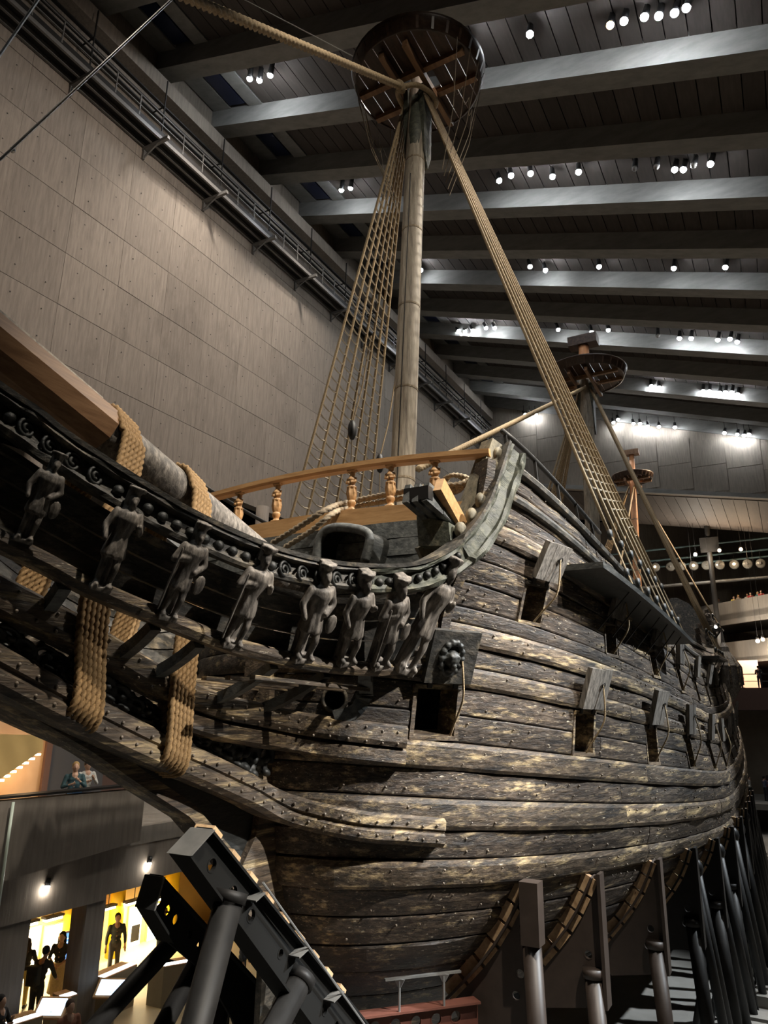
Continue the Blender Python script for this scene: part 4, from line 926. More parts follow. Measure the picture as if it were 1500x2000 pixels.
# stern: carved quarter gallery turret and upper-works figures
qg = []
for sg in (1,-1):
    x = sg*(HB(37.5,3.0)+.35); mb = MB().lathe([(.1,-1.3),(.45,-.9),(.75,-.4),(.85,.1),(.8,.9),(.85,1.0),(.6,1.5),(.35,1.9),(.3,2.2),(.12,2.5),(.05,3.2)], 14, Matrix.Translation((x,37.5,2.4)))
    g = make('quarter_gallery', mb, M_CARVE, ship, label='carved domed quarter gallery')
    for k in range(10):
        q = k*2*math.pi/10; make('gallery_rib', MB().tube([(x+.9*math.cos(q),37.5+.9*math.sin(q),2.2),(x+.9*math.cos(q),37.5+.9*math.sin(q),3.3),(x+.5*math.cos(q),37.5+.5*math.sin(q),4.0)], .06, 6), M_WALE, g)
for i, s in enumerate(np.arange(24.5,42,1.15)):
    z = lz(3.0 if s < 30 else 4.2, s); q = HP(s, z, .1)
    o = meshobj('stern_figure', STAT[i % 4], M_CARVE, ship); o.location = q; o.scale = (1.1,1.1,1.0)
    o = meshobj('stern_figure', STAT[i % 4], M_CARVE, ship); o.location = q*np.array([-1,1,1]); o.scale = (1.1,1.1,1.0); o.rotation_euler = (0,0,math.pi)
# ================================================================== CRADLE UNDER THE SHIP
def disc(mb, c, n, r, th=.012, k=16):
    M = Matrix.Translation(Vector(c)) @ Vector(n).to_track_quat('Z','Y').to_matrix().to_4x4(); return mb.lathe([(r,-th),(r,th)], k, M)
def bow_frame(sg, label):
    t = thing('bow_cradle_frame', label, 'steel frame', (sg*.85,-5,FLOOR)); O = np.array([sg*.85,-5,FLOOR])
    px = [(398,1618),(700,1990),(745,2048),(640,2060),(352,1668)]
    W = [atp(u,v,.85) for u, v in px]; W = [np.array([sg*.85,q[1],q[2]]) for q in W]
    if sg < 0:
        W = [W[0]*.72+W[1]*.28, W[1], W[2]]+[np.array([-.85,y,z]) for y, z in ((-4.1,-5.35),(-4.7,-4.35),(-5.35,-3.6),(-6.2,-2.98),(-6.62,-2.5))]
    n = len(W)
    web = make('web_plate', MB().add([q-O+np.array([-.02,0,0]) for q in W]+[q-O+np.array([.02,0,0]) for q in W], [tuple(range(n)),tuple(range(2*n-1,n-1,-1))]+[(i,(i+1)%n,n+(i+1)%n,n+i) for i in range(n)]), M_BLACK2, t)
    make('hull_flange', MB().sweep([W[0]-O, W[1]-O, W[2]-O], [(-.12,.015),(.12,.015),(.12,-.015),(-.12,-.015)], side=[(1,0,0)]*3), M_BLACK2, t)
    make('outer_flange', MB().sweep([W[-1]-O, W[-2]-O], [(-.16,.015),(.16,.015),(.16,-.015),(-.16,-.015)], side=[(1,0,0)]*2), M_BLACK2, t)
    make('end_plate', MB().add([q-O+np.array([d,e,0]) for e in (-.03,0) for q, d in ((W[0],-.18),(W[0],.18),(W[-1],.18),(W[-1],-.18))], [(0,1,2,3),(7,6,5,4),(0,4,5,1),(1,5,6,2),(2,6,7,3),(3,7,4,0)]), M_STEELG, t)
    for f in (.10,.22,.33,.52,.66,.84,.93):
        c = (W[0]*(1-f)+W[1]*f)*.5+(W[-1]*(1-f)+W[-2]*f)*.5
        rr_ = .075 if f < .5 else .055; make('hole_rim', rim(MB(), c-O, (1,0,0), rr_, .026), M_BLACK2, t); punch(web, disc(MB(), c-O, (1,0,0), rr_, .1))
    for f in (.27,.55,.8):
        a, b = W[0]*(1-f)+W[1]*f, W[-1]*(1-f)+W[-2]*f; x = np.array([sg*.02,0,0])
        make('rib_plate', MB().bar(a+x+np.array([sg*.09,0,-.02])-O, a*.62+b*.38+x+np.array([sg*.09,0,0])-O, .17,.02), M_STEELG, t)
    d = W[1]-W[0]
    for k in range(9 if sg > 0 else 0):
        f = .05+k*.10; c = W[0]*(1-f)+W[1]*f; q = c+np.array([-sg*.1,.0,.07])
        make('oak_wedge', MB().bar(q+d*-.02-O, q+d*.02-O, .3,.1), M_WEDGE, t)
    return t, O, W
t, O, W = bow_frame(1, 'dark steel cradle girder with round holes under the bow, wedged against the stem')
def leg(t, O, a, b, r, m=M_STEEL):
    a, b = np.array(a), np.array(b); d = b-a; b = a+d*(FLOOR-a[2])/d[2] if d[2] else b
    make('leg', MB().tube([a-O, b-O], r, 16), m, t, True); make('foot_plate', MB().box((-.3,-.3,0),(.3,.3,.04)), m, t, loc=tuple(b-O)); make('leg_collar', MB().tube([a-O+d*.001, a-O+d/np.linalg.norm(d)*.12], r*1.18, 16), m, t, True)
leg(t, O, atp(452,1740,.95), atp(383,2005,.95), .17)
leg(t, O, atp(592,1905,.95), atp(538,2005,.95), .16)
make('tension_rod', MB().tube([W[0]*.75+W[1]*.25+np.array([.2,0,.05])-O, W[1]+np.array([.2,.3,-.4])-O], .015, 6), M_WIRE, t)
t, O, W = bow_frame(-1, 'dark steel cradle plate on the far side of the stem, before the yellow exhibition')
leg(t, O, atp(262,1955,-1.6)+(atp(365,1810,-.95)-atp(262,1955,-1.6)), atp(190,2000,-1.9), .13)
leg(t, O, atp(395,1860,-.95), atp(318,2005,-.95), .13)
leg(t, O, atp(450,1890,-1.0), atp(425,2005,-1.1), .12, M_STEELB)
leg(t, O, (-.9,-4.0,-4.7), (-.95,-4.05,-6.5), .12)
# bilge supports with oak wedges
SUP = [onhull(990,1768)[1], onhull(1112,1770)[1]]; SUP.append(SUP[1]+2.7)
sup_s = SUP+[SUP[2]+2.6*k for k in range(1,9)]
NAMES = ['first bilge support from the bow, brown steel with a tubular leg under the hull','second bilge support from the bow with pale lit oak wedges','third bilge support from the bow, brown plate in shadow']
for i, s in enumerate(sup_s):
    zt = -2.55-.1*min(i,4); zl = zt-1.75
    lb = NAMES[i] if i < 3 else 'dark steel bilge support deep under the hull amidships'
    t = thing('bilge_support', lb, 'steel support', (HB(s,zt),s,FLOOR), 'bilge supports'); O = np.array([HB(s,zt),s,FLOOR])
    zz_ = np.linspace(zt,zl,7); inner = [HP(s,z,.16) for z in zz_]; ins = [(q[0],q[2]) for q in inner]
    xr = ins[0][0]+.12; poly = ins+[(ins[-1][0]+.25,zl-.55),(xr,zl-.35),(xr,zt)]
    Mx = Matrix(((1,0,0,0),(0,0,-1,s),(0,1,0,0),(0,0,0,1))); m_ = M_STEELB if i < 3 else M_STEEL
    Mo = Matrix.Translation(-Vector(O)) @ Mx
    web = make('web_plate', MB().prism(poly, Mo, .05), m_, t)
    make('side_flange', MB().box((xr-O[0]-.03,-.16,zl-.35-O[2]),(xr-O[0]+.03,.16,zt-O[2])), m_, t)
    fl = np.array([q-O for q in inner]); fl[:,1] = 0
    make('curved_flange', MB().sweep(fl, [(-.17,.02),(.17,.02),(.17,-.02),(-.17,-.02)], side=[(0,1,0)]*7), m_, t)
    for k in range(6):
        a, b = HP(s,zz_[k]-.02,.08)-O, HP(s,zz_[k+1]+.02,.08)-O; a[1] = b[1] = 0
        make('oak_wedge', MB().bar(a, b, .3 if i != 1 else .38, .13, (0,1,0)), M_WEDGE, t)
    for u_, v_ in ((.35,.45),(.55,.8)): hc_ = (xr-O[0]-.5+u_*.4, 0, zl-.3+v_*.9-O[2]); make('hole_rim', rim(MB(), hc_, (0,1,0), .07, .03), m_, t); punch(web, disc(MB(), hc_, (0,1,0), .07, .12))
    a = np.array([xr-.2 if i else xr-.05, s-.1, zl+.1 if i else zt-.75]); b = np.array([a[0]+.25, a[1]-.35, FLOOR])
    make('leg', MB().tube([a-O, b-O], .15, 16), m_, t, True); make('leg_head', MB().tube([a-O+np.array([0,0,.0]), a-O+np.array([.0,0,.14])], .18, 16), m_, t, True)
    if i == 0: make('head_box', MB().box((xr-O[0]-.16,-.3,zt-.85-O[2]),(xr-O[0]+.14,-.0,zt+.05-O[2])), m_, t)
    make('foot_plate', MB().box((-.3,-.3,0),(.3,.3,.04)), m_, t, loc=tuple(b-O))
post0 = None
prop_s = [a+d for a in sup_s[3:] for d in (.55,1.4)]; prop_s += [prop_s[-1]+1.15*k for k in range(1,11)]
for s in prop_s:   # row of props along the bilge, two in each gap between the supports
    zt = -3.3-.25*random.random(); x = HB(s,zt)+.2; xb = x+.45
    t = thing('bilge_prop', 'black steel prop in the long row propping the hull side', 'steel prop', (xb,s,FLOOR), 'row of bilge props'); O = np.array([xb,s,FLOOR])
    top = np.array([x,s,zt])-O; make('prop_tube', MB().tube([top,(0,0,.05)], .11, 10), M_BLACK, t, True)
    make('prop_head', MB().ball(top, .17, 10, (1,1,1.3)), M_BLACK, t, True); make('brace_tube', MB().tube([top*.6,(-.9,.0,.05)], .07, 8), M_BLACK, t, True)
    make('base_block', MB().box((-.28,-.3,0),(.42,.3,.28)), M_CARP, t)
rb0, rb1 = atz(648,1990,-4.3), atz(932,1953,-4.3)
t = thing('red_beam', 'red-brown steel beam with round holes on the floor before the keel', 'steel beam', tuple(np.r_[rb0[:2],FLOOR])); O = np.r_[rb0[:2],FLOOR]; e = (rb1-rb0)/np.linalg.norm(rb1-rb0); nn = np.array([e[1],-e[0],0]); nn *= np.sign(nn.dot(CAM-rb0))
make('top_flange', MB().bar(rb0-O, rb1-O, .26,.03), M_RED, t); make('bottom_flange', MB().bar(rb0-O-np.array([0,0,.36]), rb1-O-np.array([0,0,.36]), .26,.03), M_RED, t); web = make('beam_web', MB().bar(rb0-O-np.array([0,0,.18]), rb1-O-np.array([0,0,.18]), .03,.33), M_RED, t)
Lb = np.linalg.norm(rb1-rb0)
for f in (.12,.28,.42,.56,.7,.84): hc_ = rb0+e*Lb*f-O-np.array([0,0,.18]); make('hole_rim', rim(MB(), hc_, nn, .085, .02), M_RED, t); punch(web, disc(MB(), hc_, nn, .085, .1))
for f in (.1,.85): make('beam_leg', MB().bar(rb0+e*Lb*f-O-np.array([0,0,.37]), np.r_[(rb0+e*Lb*f)[:2],FLOOR]-O, .2,.2,(0,1,0)), M_RED, t)
t = thing('measuring_stand', 'small chrome bracket stand clamped on the red steel beam', 'stand', tuple(rb0+e*Lb*.62)); O = rb0+e*Lb*.62
sn = nn*.1
for f in (.43,.74):
    q = rb0+e*Lb*f-O+sn; make('stand_post', MB().tube([q, q+np.array([0,0,.42])], .02, 8), M_WIRE, t); make('gusset', MB().bar(q+np.array([0,0,.34]), q+np.array([0,0,.45]), .05,.02,(0,1,0),.18,.02), M_WIRE, t)
make('stand_bar', MB().bar(rb0+e*Lb*.33-O+sn+np.array([0,0,.46]), rb0+e*Lb*.86-O+sn+np.array([0,0,.46]), .06,.03), M_STEELG, t)
# ================================================================== EXHIBITION AND GALLERY ON THE LEFT
M_CREAM = nmat('cream_wall', [(.3,(.60,.42,.16)),(.7,(.66,.47,.19))], G3, 1, 4, (.7,.9), .02, var=.03)
M_YEL = mat('yellow_paint', (.85,.58,.01), .5); M_TUBE = mat('tube_light', (1,1,1), .5, 0, (1,.93,.78), 6); M_GLOW = mat('light_panel', (1,1,1), .5, 0, (1,.86,.55), 1.5)
M_SCR = mat('blue_screen', (.05,.1,.2), .4, 0, (.10,.25,.70), 1.6); M_SCRW = mat('pale_screen', (.2,.3,.4), .4, 0, (.55,.75,1.0), 1.8); M_STRIP = mat('counter_light', (1,1,1), .5, 0, (.9,.95,1.0), 1.6)
M_COUNT = nmat('counter_grey', [(.3,(.26,.22,.16)),(.7,(.31,.27,.20))], G3, 2, 4, (.6,.8), .02, var=.03)
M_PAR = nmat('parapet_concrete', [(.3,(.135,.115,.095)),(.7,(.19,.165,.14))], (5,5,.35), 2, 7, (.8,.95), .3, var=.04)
BK = -13.6
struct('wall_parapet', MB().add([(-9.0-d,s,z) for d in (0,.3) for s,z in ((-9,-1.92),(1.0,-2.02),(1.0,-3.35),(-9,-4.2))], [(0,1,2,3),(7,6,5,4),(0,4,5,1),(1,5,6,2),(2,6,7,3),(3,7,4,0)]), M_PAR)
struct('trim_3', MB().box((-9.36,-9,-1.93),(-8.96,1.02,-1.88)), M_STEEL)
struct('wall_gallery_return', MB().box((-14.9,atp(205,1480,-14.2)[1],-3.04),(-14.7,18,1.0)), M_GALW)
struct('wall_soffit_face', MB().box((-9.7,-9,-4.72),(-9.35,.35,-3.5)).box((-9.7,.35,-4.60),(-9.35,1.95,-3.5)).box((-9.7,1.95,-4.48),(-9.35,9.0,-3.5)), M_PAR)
struct('ceiling_exhibition', MB().box((-18,-9,-3.75),(-9.7,14,-3.52)), M_CREAM)
struct('wall_exhibition_back', MB().box((BK-.3,-9,FLOOR),(BK,14,-3.75)), M_CREAM)
struct('floor_exhibition', MB().box((BK,-9,FLOOR),(-6.2,14,FLOOR+.02)), nmat('warm_floor', [(.3,(.34,.27,.16)),(.7,(.40,.33,.21))], G3, 1, 4, (.4,.6), .02, var=0))
struct('wall_exhibition_end', MB().box((BK,13.6,FLOOR),(-9.4,14,-3.75)), M_CREAM)
for s, lb in ((.1,'square concrete pillar carrying the soffit before the yellow exhibition'),(-2.6,'wide concrete pier at the near end of the exhibition room')):
    tag(make('pillar', MB().box((-9.95,s-(.3 if s > 0 else .8),FLOOR+.02),(-9.4,s+(.3 if s > 0 else .8),-4.73)), M_PAR), lb, 'pillar')
def onback(u, v, p=BK): return atp(u, v, p)
for (u0,u1,v,lb) in ((127,148,1790,'bright yellow column behind the standing women'),(216,240,1780,'bright yellow column behind the man in the grey jacket'),(321,345,1750,'bright yellow column by the steel cradle plate')):
    a, b = onback(u0,v,-13.2), onback(u1,v,-13.2); s = (a[1]+b[1])/2; tag(make('yellow_column', MB().tube([(-13.2,s,FLOOR+.02),(-13.2,s,-3.76)], abs(b[1]-a[1])/2*.9, 20), M_YEL, None, True), lb, 'column')
for u0,u1,v0,v1,lb in ((36,72,1820,1892,'tall white backlit panel nearest the concrete pier'),(80,116,1812,1872,'tall white backlit panel beside the first yellow column'),(246,273,1775,1850,'white backlit panel with a dark picture'),(284,315,1770,1845,'white backlit panel with small models')):
    a, b = onback(u0,v0), onback(u1,v1); a[1], b[1] = onback(u0+2,(v0+v1)/2)[1], onback(u1-2,(v0+v1)/2)[1]; z0, z1 = max(FLOOR+.3,min(a[2],b[2])), min(-4.0,max(a[2],b[2]))
    z0 = min(z0, z1-1.4)
    t = thing('lightbox', lb, 'lightbox', (BK+.03,a[1],z0)); make('glow_sheet', MB().box((.05,0,0),(.07,b[1]-a[1],z1-z0)), M_GLOW, t); make('panel_frame', MB().box((0,-.05,-.05),(.05,b[1]-a[1]+.05,z1-z0+.05)), M_CREAM, t)
    if u0 > 240: make('picture', MB().box((.075,(b[1]-a[1])*.2,(z1-z0)*.25),(.10,(b[1]-a[1])*.85,(z1-z0)*.6)), M_SCRW if u0 > 280 else M_BLACK, t)
for u0,u1,v,lb in ((48,70,1803,'first tube lamp from the concrete pier'),(88,118,1794,'tube lamp just before the first yellow column'),(200,222,1773,'tube lamp just before the second yellow column'),(245,278,1763,'tube lamp right after the second yellow column'),(283,318,1760,'tube lamp just before the third yellow column')):
    a, b = onback(u0,v,-12.9), onback(u1,v,-12.9); t = thing('tube_lamp', lb, 'lamp', (-12.9,a[1],a[2])); make('tube', MB().box((-.09,0,-.09),(.09,b[1]-a[1],-.02)), M_TUBE, t); make('housing', MB().box((-.11,-.05,-.02),(.11,b[1]-a[1]+.05,.04)), M_STEELG, t); make('hanger', MB().bar((0,(b[1]-a[1])/2,.04),(0,(b[1]-a[1])/2,-3.76-a[2]),.02,.02,(0,1,0)), M_STEELG, t)
    al = bpy.data.lights.new('tube_light', 'AREA'); al.shape = 'RECTANGLE'; al.size = .16; al.size_y = abs(b[1]-a[1]); al.energy = 75; al.color = (1,.80,.45)
    ao = bpy.data.objects.new('tube_light', al); COL.objects.link(ao); ao.parent = t; ao.location = (0,(b[1]-a[1])/2,-.1)
for u,v,w,h,m_,lb in ((130,1850,.5,.75,M_SCR,'small blue text screen on the first yellow column'),(155,1838,.5,.8,M_SCRW,'pale blue picture screen beside the blue text screen')):
    c = onback(u,v,-12.75); t = thing('wall_screen', lb, 'screen', tuple(c)); make('screen', MB().box((.0,-w/2,-h/2),(.03,w/2,h/2)), m_, t); make('screen_frame', MB().box((-.04,-w/2-.06,-h/2-.06),(.0,w/2+.06,h/2+.06)), M_NEWW, t); make('screen_post', MB().box((-.08,-.05,FLOOR+.02-c[2]),(-.04,.05,h/2)), M_NEWW, t)
    for k in range(4): make('text_line', MB().box((.03,-w*.35,h*.3-k*.13*h),(.034,w*(.3-.05*(k%2)),h*.34-k*.13*h)), M_SCRW if m_ is M_SCR else M_BLUEW, t)
def counter(pts, label, zt=-6.62, depth=.55):
    P = [atz(u,v,zt) for u, v in pts]; t = thing('display_counter', label, 'counter', tuple(np.r_[P[0][:2],FLOOR+.02])); O = np.r_[P[0][:2],FLOOR+.02]; H = zt-O[2]
    for a, b in zip(P[:-1], P[1:]):
        a, b = a-O, b-O; a[2] = b[2] = 0; d = (b-a)/np.linalg.norm(b-a); n = np.array([d[1],-d[0],0]); n *= -np.sign(n.dot(CAM-O)); c = [a, b, b+n*depth, a+n*depth]
        make('counter_front', MB().add([(q[0],q[1],0) for q in c]+[(q[0],q[1],H) for q in c], [(3,2,1,0),(4,5,6,7),(0,1,5,4),(1,2,6,5),(2,3,7,6),(3,0,4,7)]), M_COUNT, t)
        make('counter_top', MB().add([(q[0],q[1],H) for q in c]+[(q[0],q[1],H+.02) for q in c], [(3,2,1,0),(4,5,6,7),(0,1,5,4),(1,2,6,5),(2,3,7,6),(3,0,4,7)]), M_NEWW, t); c = [a+n*.05, b+n*.05, b+n*depth*.45, a+n*depth*.45]; make('light_top', MB().add([(q[0],q[1],H+.02) for q in c]+[(q[0],q[1],H+.035) for q in c], [(3,2,1,0),(4,5,6,7),(0,1,5,4),(1,2,6,5),(2,3,7,6),(3,0,4,7)]), M_STRIP, t)
    return t
counter([(206,1912),(268,1885)], 'long grey counter with a white lit top before the man in the grey jacket')
counter([(292,1884),(320,1890),(412,1874)], 'angled grey counter with a lit top behind the cradle legs')
counter([(20,2006),(84,1986)], 'counter with a bluish lit top at the foot of the concrete pier')
counter([(126,1952),(152,1944)], 'short lit counter end beside the concrete pillar')
for u, v, lb in ((101,1968,'slanted pale touch screen on a wooden stand before the women'),(216,1930,'slanted pale touch screen beside the concrete pillar'),(405,1905,'slanted pale touch screen behind the thick cradle leg')):
    c = atz(u,v,-6.7); t = thing('touch_screen', lb, 'screen', tuple(np.r_[c[:2],FLOOR+.02])); Mt = Matrix.Translation((0,0,.88)) @ Matrix.Rotation(math.radians(-29),4,'Z').inverted() @ Matrix.Rotation(math.radians(35),4,'X')
    make('screen', MB().box((-.3,-.2,.02),(.3,.2,.04), Mt), M_SCRW, t); make('stand_top', MB().box((-.36,-.26,-.04),(.36,.26,.02), Mt), M_NEWW, t); make('stand_post', MB().box((-.12,-.1,0),(.12,.1,.84)), M_COUNT, t)
for u,v,p,lb in ((93,1731,-9.3,'small spot lamp hanging under the parapet soffit'),(292,1686,-9.3,'small spot lamp on the soffit face near the steel end plate')):
    c = atp(u,v,p); t = thing('soffit_lamp', lb, 'lamp', tuple(c)); make('lens', MB().ball((0,0,0), .06, 8), M_LENS, t, True); make('lamp_body', MB().tube([(0,.0,.0),(-.05,.05,.16)], .06, 10), M_LAMPB, t, True); point('lamp_light', (.04,-.04,-.1), 9, WARM, .04, t)
# railings down at floor level
t = thing('floor_railing', 'low black railing on the exhibition floor behind the cradle legs', 'railing', tuple(np.r_[atz(300,2010,FLOOR)[:2],FLOOR+.02])); O = np.r_[atz(300,2010,FLOOR)[:2],FLOOR+.02]
A_, B_ = atz(380,1985,-6.8), atz(560,1935,-6.8)
make('top_rail', MB().bar(A_-O, B_-O, .05,.05), M_BLACK, t); make('low_rail', MB().bar(A_-O-np.array([0,0,.4]), B_-O-np.array([0,0,.4]), .03,.03), M_BLACK, t)
for f in (0,.35,.7,1): q = A_*(1-f)+B_*f-O; make('post', MB().bar((q[0],q[1],0), q, .05,.05,(0,1,0)), M_BLACK, t)
# stair with warm strip lights behind the gallery parapet
M_PEACH = nmat('peach_wall', [(.3,(.50,.34,.20)),(.7,(.56,.39,.24))], G3, 1, 4, (.7,.9), .02, var=.02)
sA = atp(86,1480,-14.3)[1]; sB = atp(205,1480,-14.2)[1]
struct('wall_stair', MB().box((-14.5,-6,-3.04),(-14.3,sA,.3)), M_PEACH)
pl = [atp(u,v,-13.2) for u, v in ((-60,1432),(84,1436),(84,1464),(0,1522),(-60,1562))]
struct('wall_stair_slope', MB().add([q for q in pl]+[q+np.array([-.15,0,0]) for q in pl], [(0,1,2,3,4),(9,8,7,6,5)]+[(i,(i+1)%5,5+(i+1)%5,5+i) for i in range(5)]), M_CREAM)
for k in range(7):
    c = atp(2+k*12, 1524-k*8.4, -13.4); tag(make('strip_lamp', MB().box(c-np.array([.06,.06,.03]), c+np.array([.06,.06,.03])), M_LENSW), 'warm lamp in the row along the stair soffit', 'lamp', 'stair soffit lamps'); point('lamp_light', tuple(c+np.array([.0,0,-.08])), 7, (1,.66,.36), .03)
struct('doorway_shade_1', MB().box((-14.35,sA,-3.04),(-14.2,sB,.3)), mat('doorway_shade_grey', (.07,.07,.075), .5))  # dark grey slab fills the opening; its colour stands for the unlit room's shade
struct('trim_4', MB().box((-14.2,sA-.1,-3.04),(-14.1,sA+.12,.3)), M_GALW)
tag(make('glass_pole', MB().tube([(-8.85,-3.1,-4.2),(-8.85,-3.1,-2.0)], .035, 10), mat('pale_green',(.5,.58,.5),.4), None, True), 'slim pale green pole standing against the concrete parapet', 'pole')
# ================================================================== CEILING SPOT LAMPS
LAMPS = [(488,152,1),(507,155,1),(528,145,1),(667,370,1),(685,366,1),(904,76,1),(1035,66,1),(1192,48,2),(1219,40,1),(1259,32,1),(1287,30,1),(1318,24,1),(1341,14,1),(975,352,1),(998,342,1),(1036,338,1),(1079,344,1),(1130,335,1),(1240,328,0),(1282,325,0),(1318,330,1),(1335,330,1),(1355,322,0),(1388,319,1),
 (1035,520,1),(1065,527,1),(1170,520,1),(1316,523,1),(1417,521,1),(822,527,1),(895,646,1),(908,647,1),(923,645,1),(949,640,1),(966,640,1),(1090,643,1),(1155,648,1),(1188,644,1),(1285,655,0),(1327,660,1),(1350,660,1),(1402,663,1),(1426,661,1),(1440,667,1),(968,737,1),(976,739,1),(1272,753,1),(1287,756,1),(1373,763,1),(1386,763,1),(1406,766,1),(1417,765,1),(1430,765,1),(1441,769,1),(1025,809,1),(1036,810,1),(1047,810,1),(1198,825,1),(1207,819,1),(1237,827,1),(1250,827,1),(1265,832,1),(1287,833,1),(1318,834,1),(1415,845,1),(1440,848,1),(1453,850,1),(1463,848,1),(1100,742,1),(1112,741,1)]
for u, v, on in LAMPS:
    r = ray(u, v); den = r[2]+RS*r[0]; tt = (ROOF0+.45-RS*(CAM[0]-WALLP)-CAM[2])/den; c = CAM+r*tt
    if c[1] > ENDS-1: c = ats(u, v, ENDS-.6)
    big = 1.0
    lb = {1:'lit black spotlight hanging under the roof boards',0:'unlit black spotlight hanging under the roof boards',2:'black spotlight with an orange glowing lens under the roof boards'}[on]
    t = thing('ceiling_spotlight', lb, 'lamp', tuple(c), 'roof spotlights' if on == 1 else ('unlit roof spotlights' if on == 0 else None))
    aim = np.array([-16,c[1]+3,13.0]) if u < 700 else np.array([1.5,min(36,max(-4,c[1]-5)),4.0]); d = aim-c; d /= np.linalg.norm(d)
    if on == 1: spot('lamp_light', tuple(d*.32), tuple(d*9), 1000 if u < 700 else 1000, 95 if u < 700 else 60, (1,.86,.74) if u < 700 else WARM, .9, .08, t); fa = .9 if on != 1 else .55
    make('lamp_body', MB().tube([-d*fa*.95, -d*fa*.2, d*.02], [.11,.13,.15], 12), M_LAMPB, t, True)
    make('lens', MB().ball((d*.03), .14, 8), {1:M_LENSR,0:M_LENSOFF,2:M_LENSW}[on], t, True)
    make('lamp_stem', MB().bar(-d*fa*.5, (-d*fa*.5+np.array([0,0,.75])), .04,.04,(0,1,0)), M_LAMPB, t)
# drum lamps and small spots before the rear gallery
for i, u in enumerate((1280,1310,1331,1355,1380,1406,1434,1460,1486)):
    c = ats(u, 1108-(u-1280)*.035, 59.5); t = thing('drum_lamp', 'round glass drum lamp in the row on the rear truss', 'lamp', tuple(c), 'drum lamps on the rear truss')
    make('drum', MB().lathe([(.36,-.25),(.43,-.2),(.43,.2),(.36,.25)], 16, Matrix.Rotation(math.pi/2,4,'X')), mat('drum_glass',(.14,.135,.12),.25) if i == 0 else bpy.data.materials['drum_glass'], t, True); make('bulb', MB().ball((0,-.3,0), .12, 8), M_LENSW if i % 3 == 0 else M_LENSOFF, t, True); make('yoke', MB().bar((0,.2,.1),(0,.47,15.2+.0159*(c[0]+9)-c[2]),.05,.05,(0,1,0)), M_STEEL, t)
for u, v, w in ((1358,1083,1),(1405,1075,0),(1447,1073,0),(1363,1228,0),(1397,1225,1),(1480,1252,1),(1490,1249,0)):
    c = ats(u, v, 56.8); t = thing('gallery_spot', 'small shining spot lamp in front of the rear galleries', 'lamp', tuple(c), 'rear gallery spots'); make('lens', MB().ball((0,0,0), .16, 8), M_LENS if w else M_LENSW, t, True); point('lamp_light', (0,-.25,-.1), 500 if w else 220, WARM if w else (1,.72,.45), .1, t); make('lamp_body', MB().tube([(0,.05,.05),(0,.35,.3)], .15, 10), M_LAMPB, t, True); make('hang_rod', MB().bar((0,.3,.2),(0,.3,zb(c[0])-c[2]),.02,.02,(0,1,0)), M_LAMPB, t)
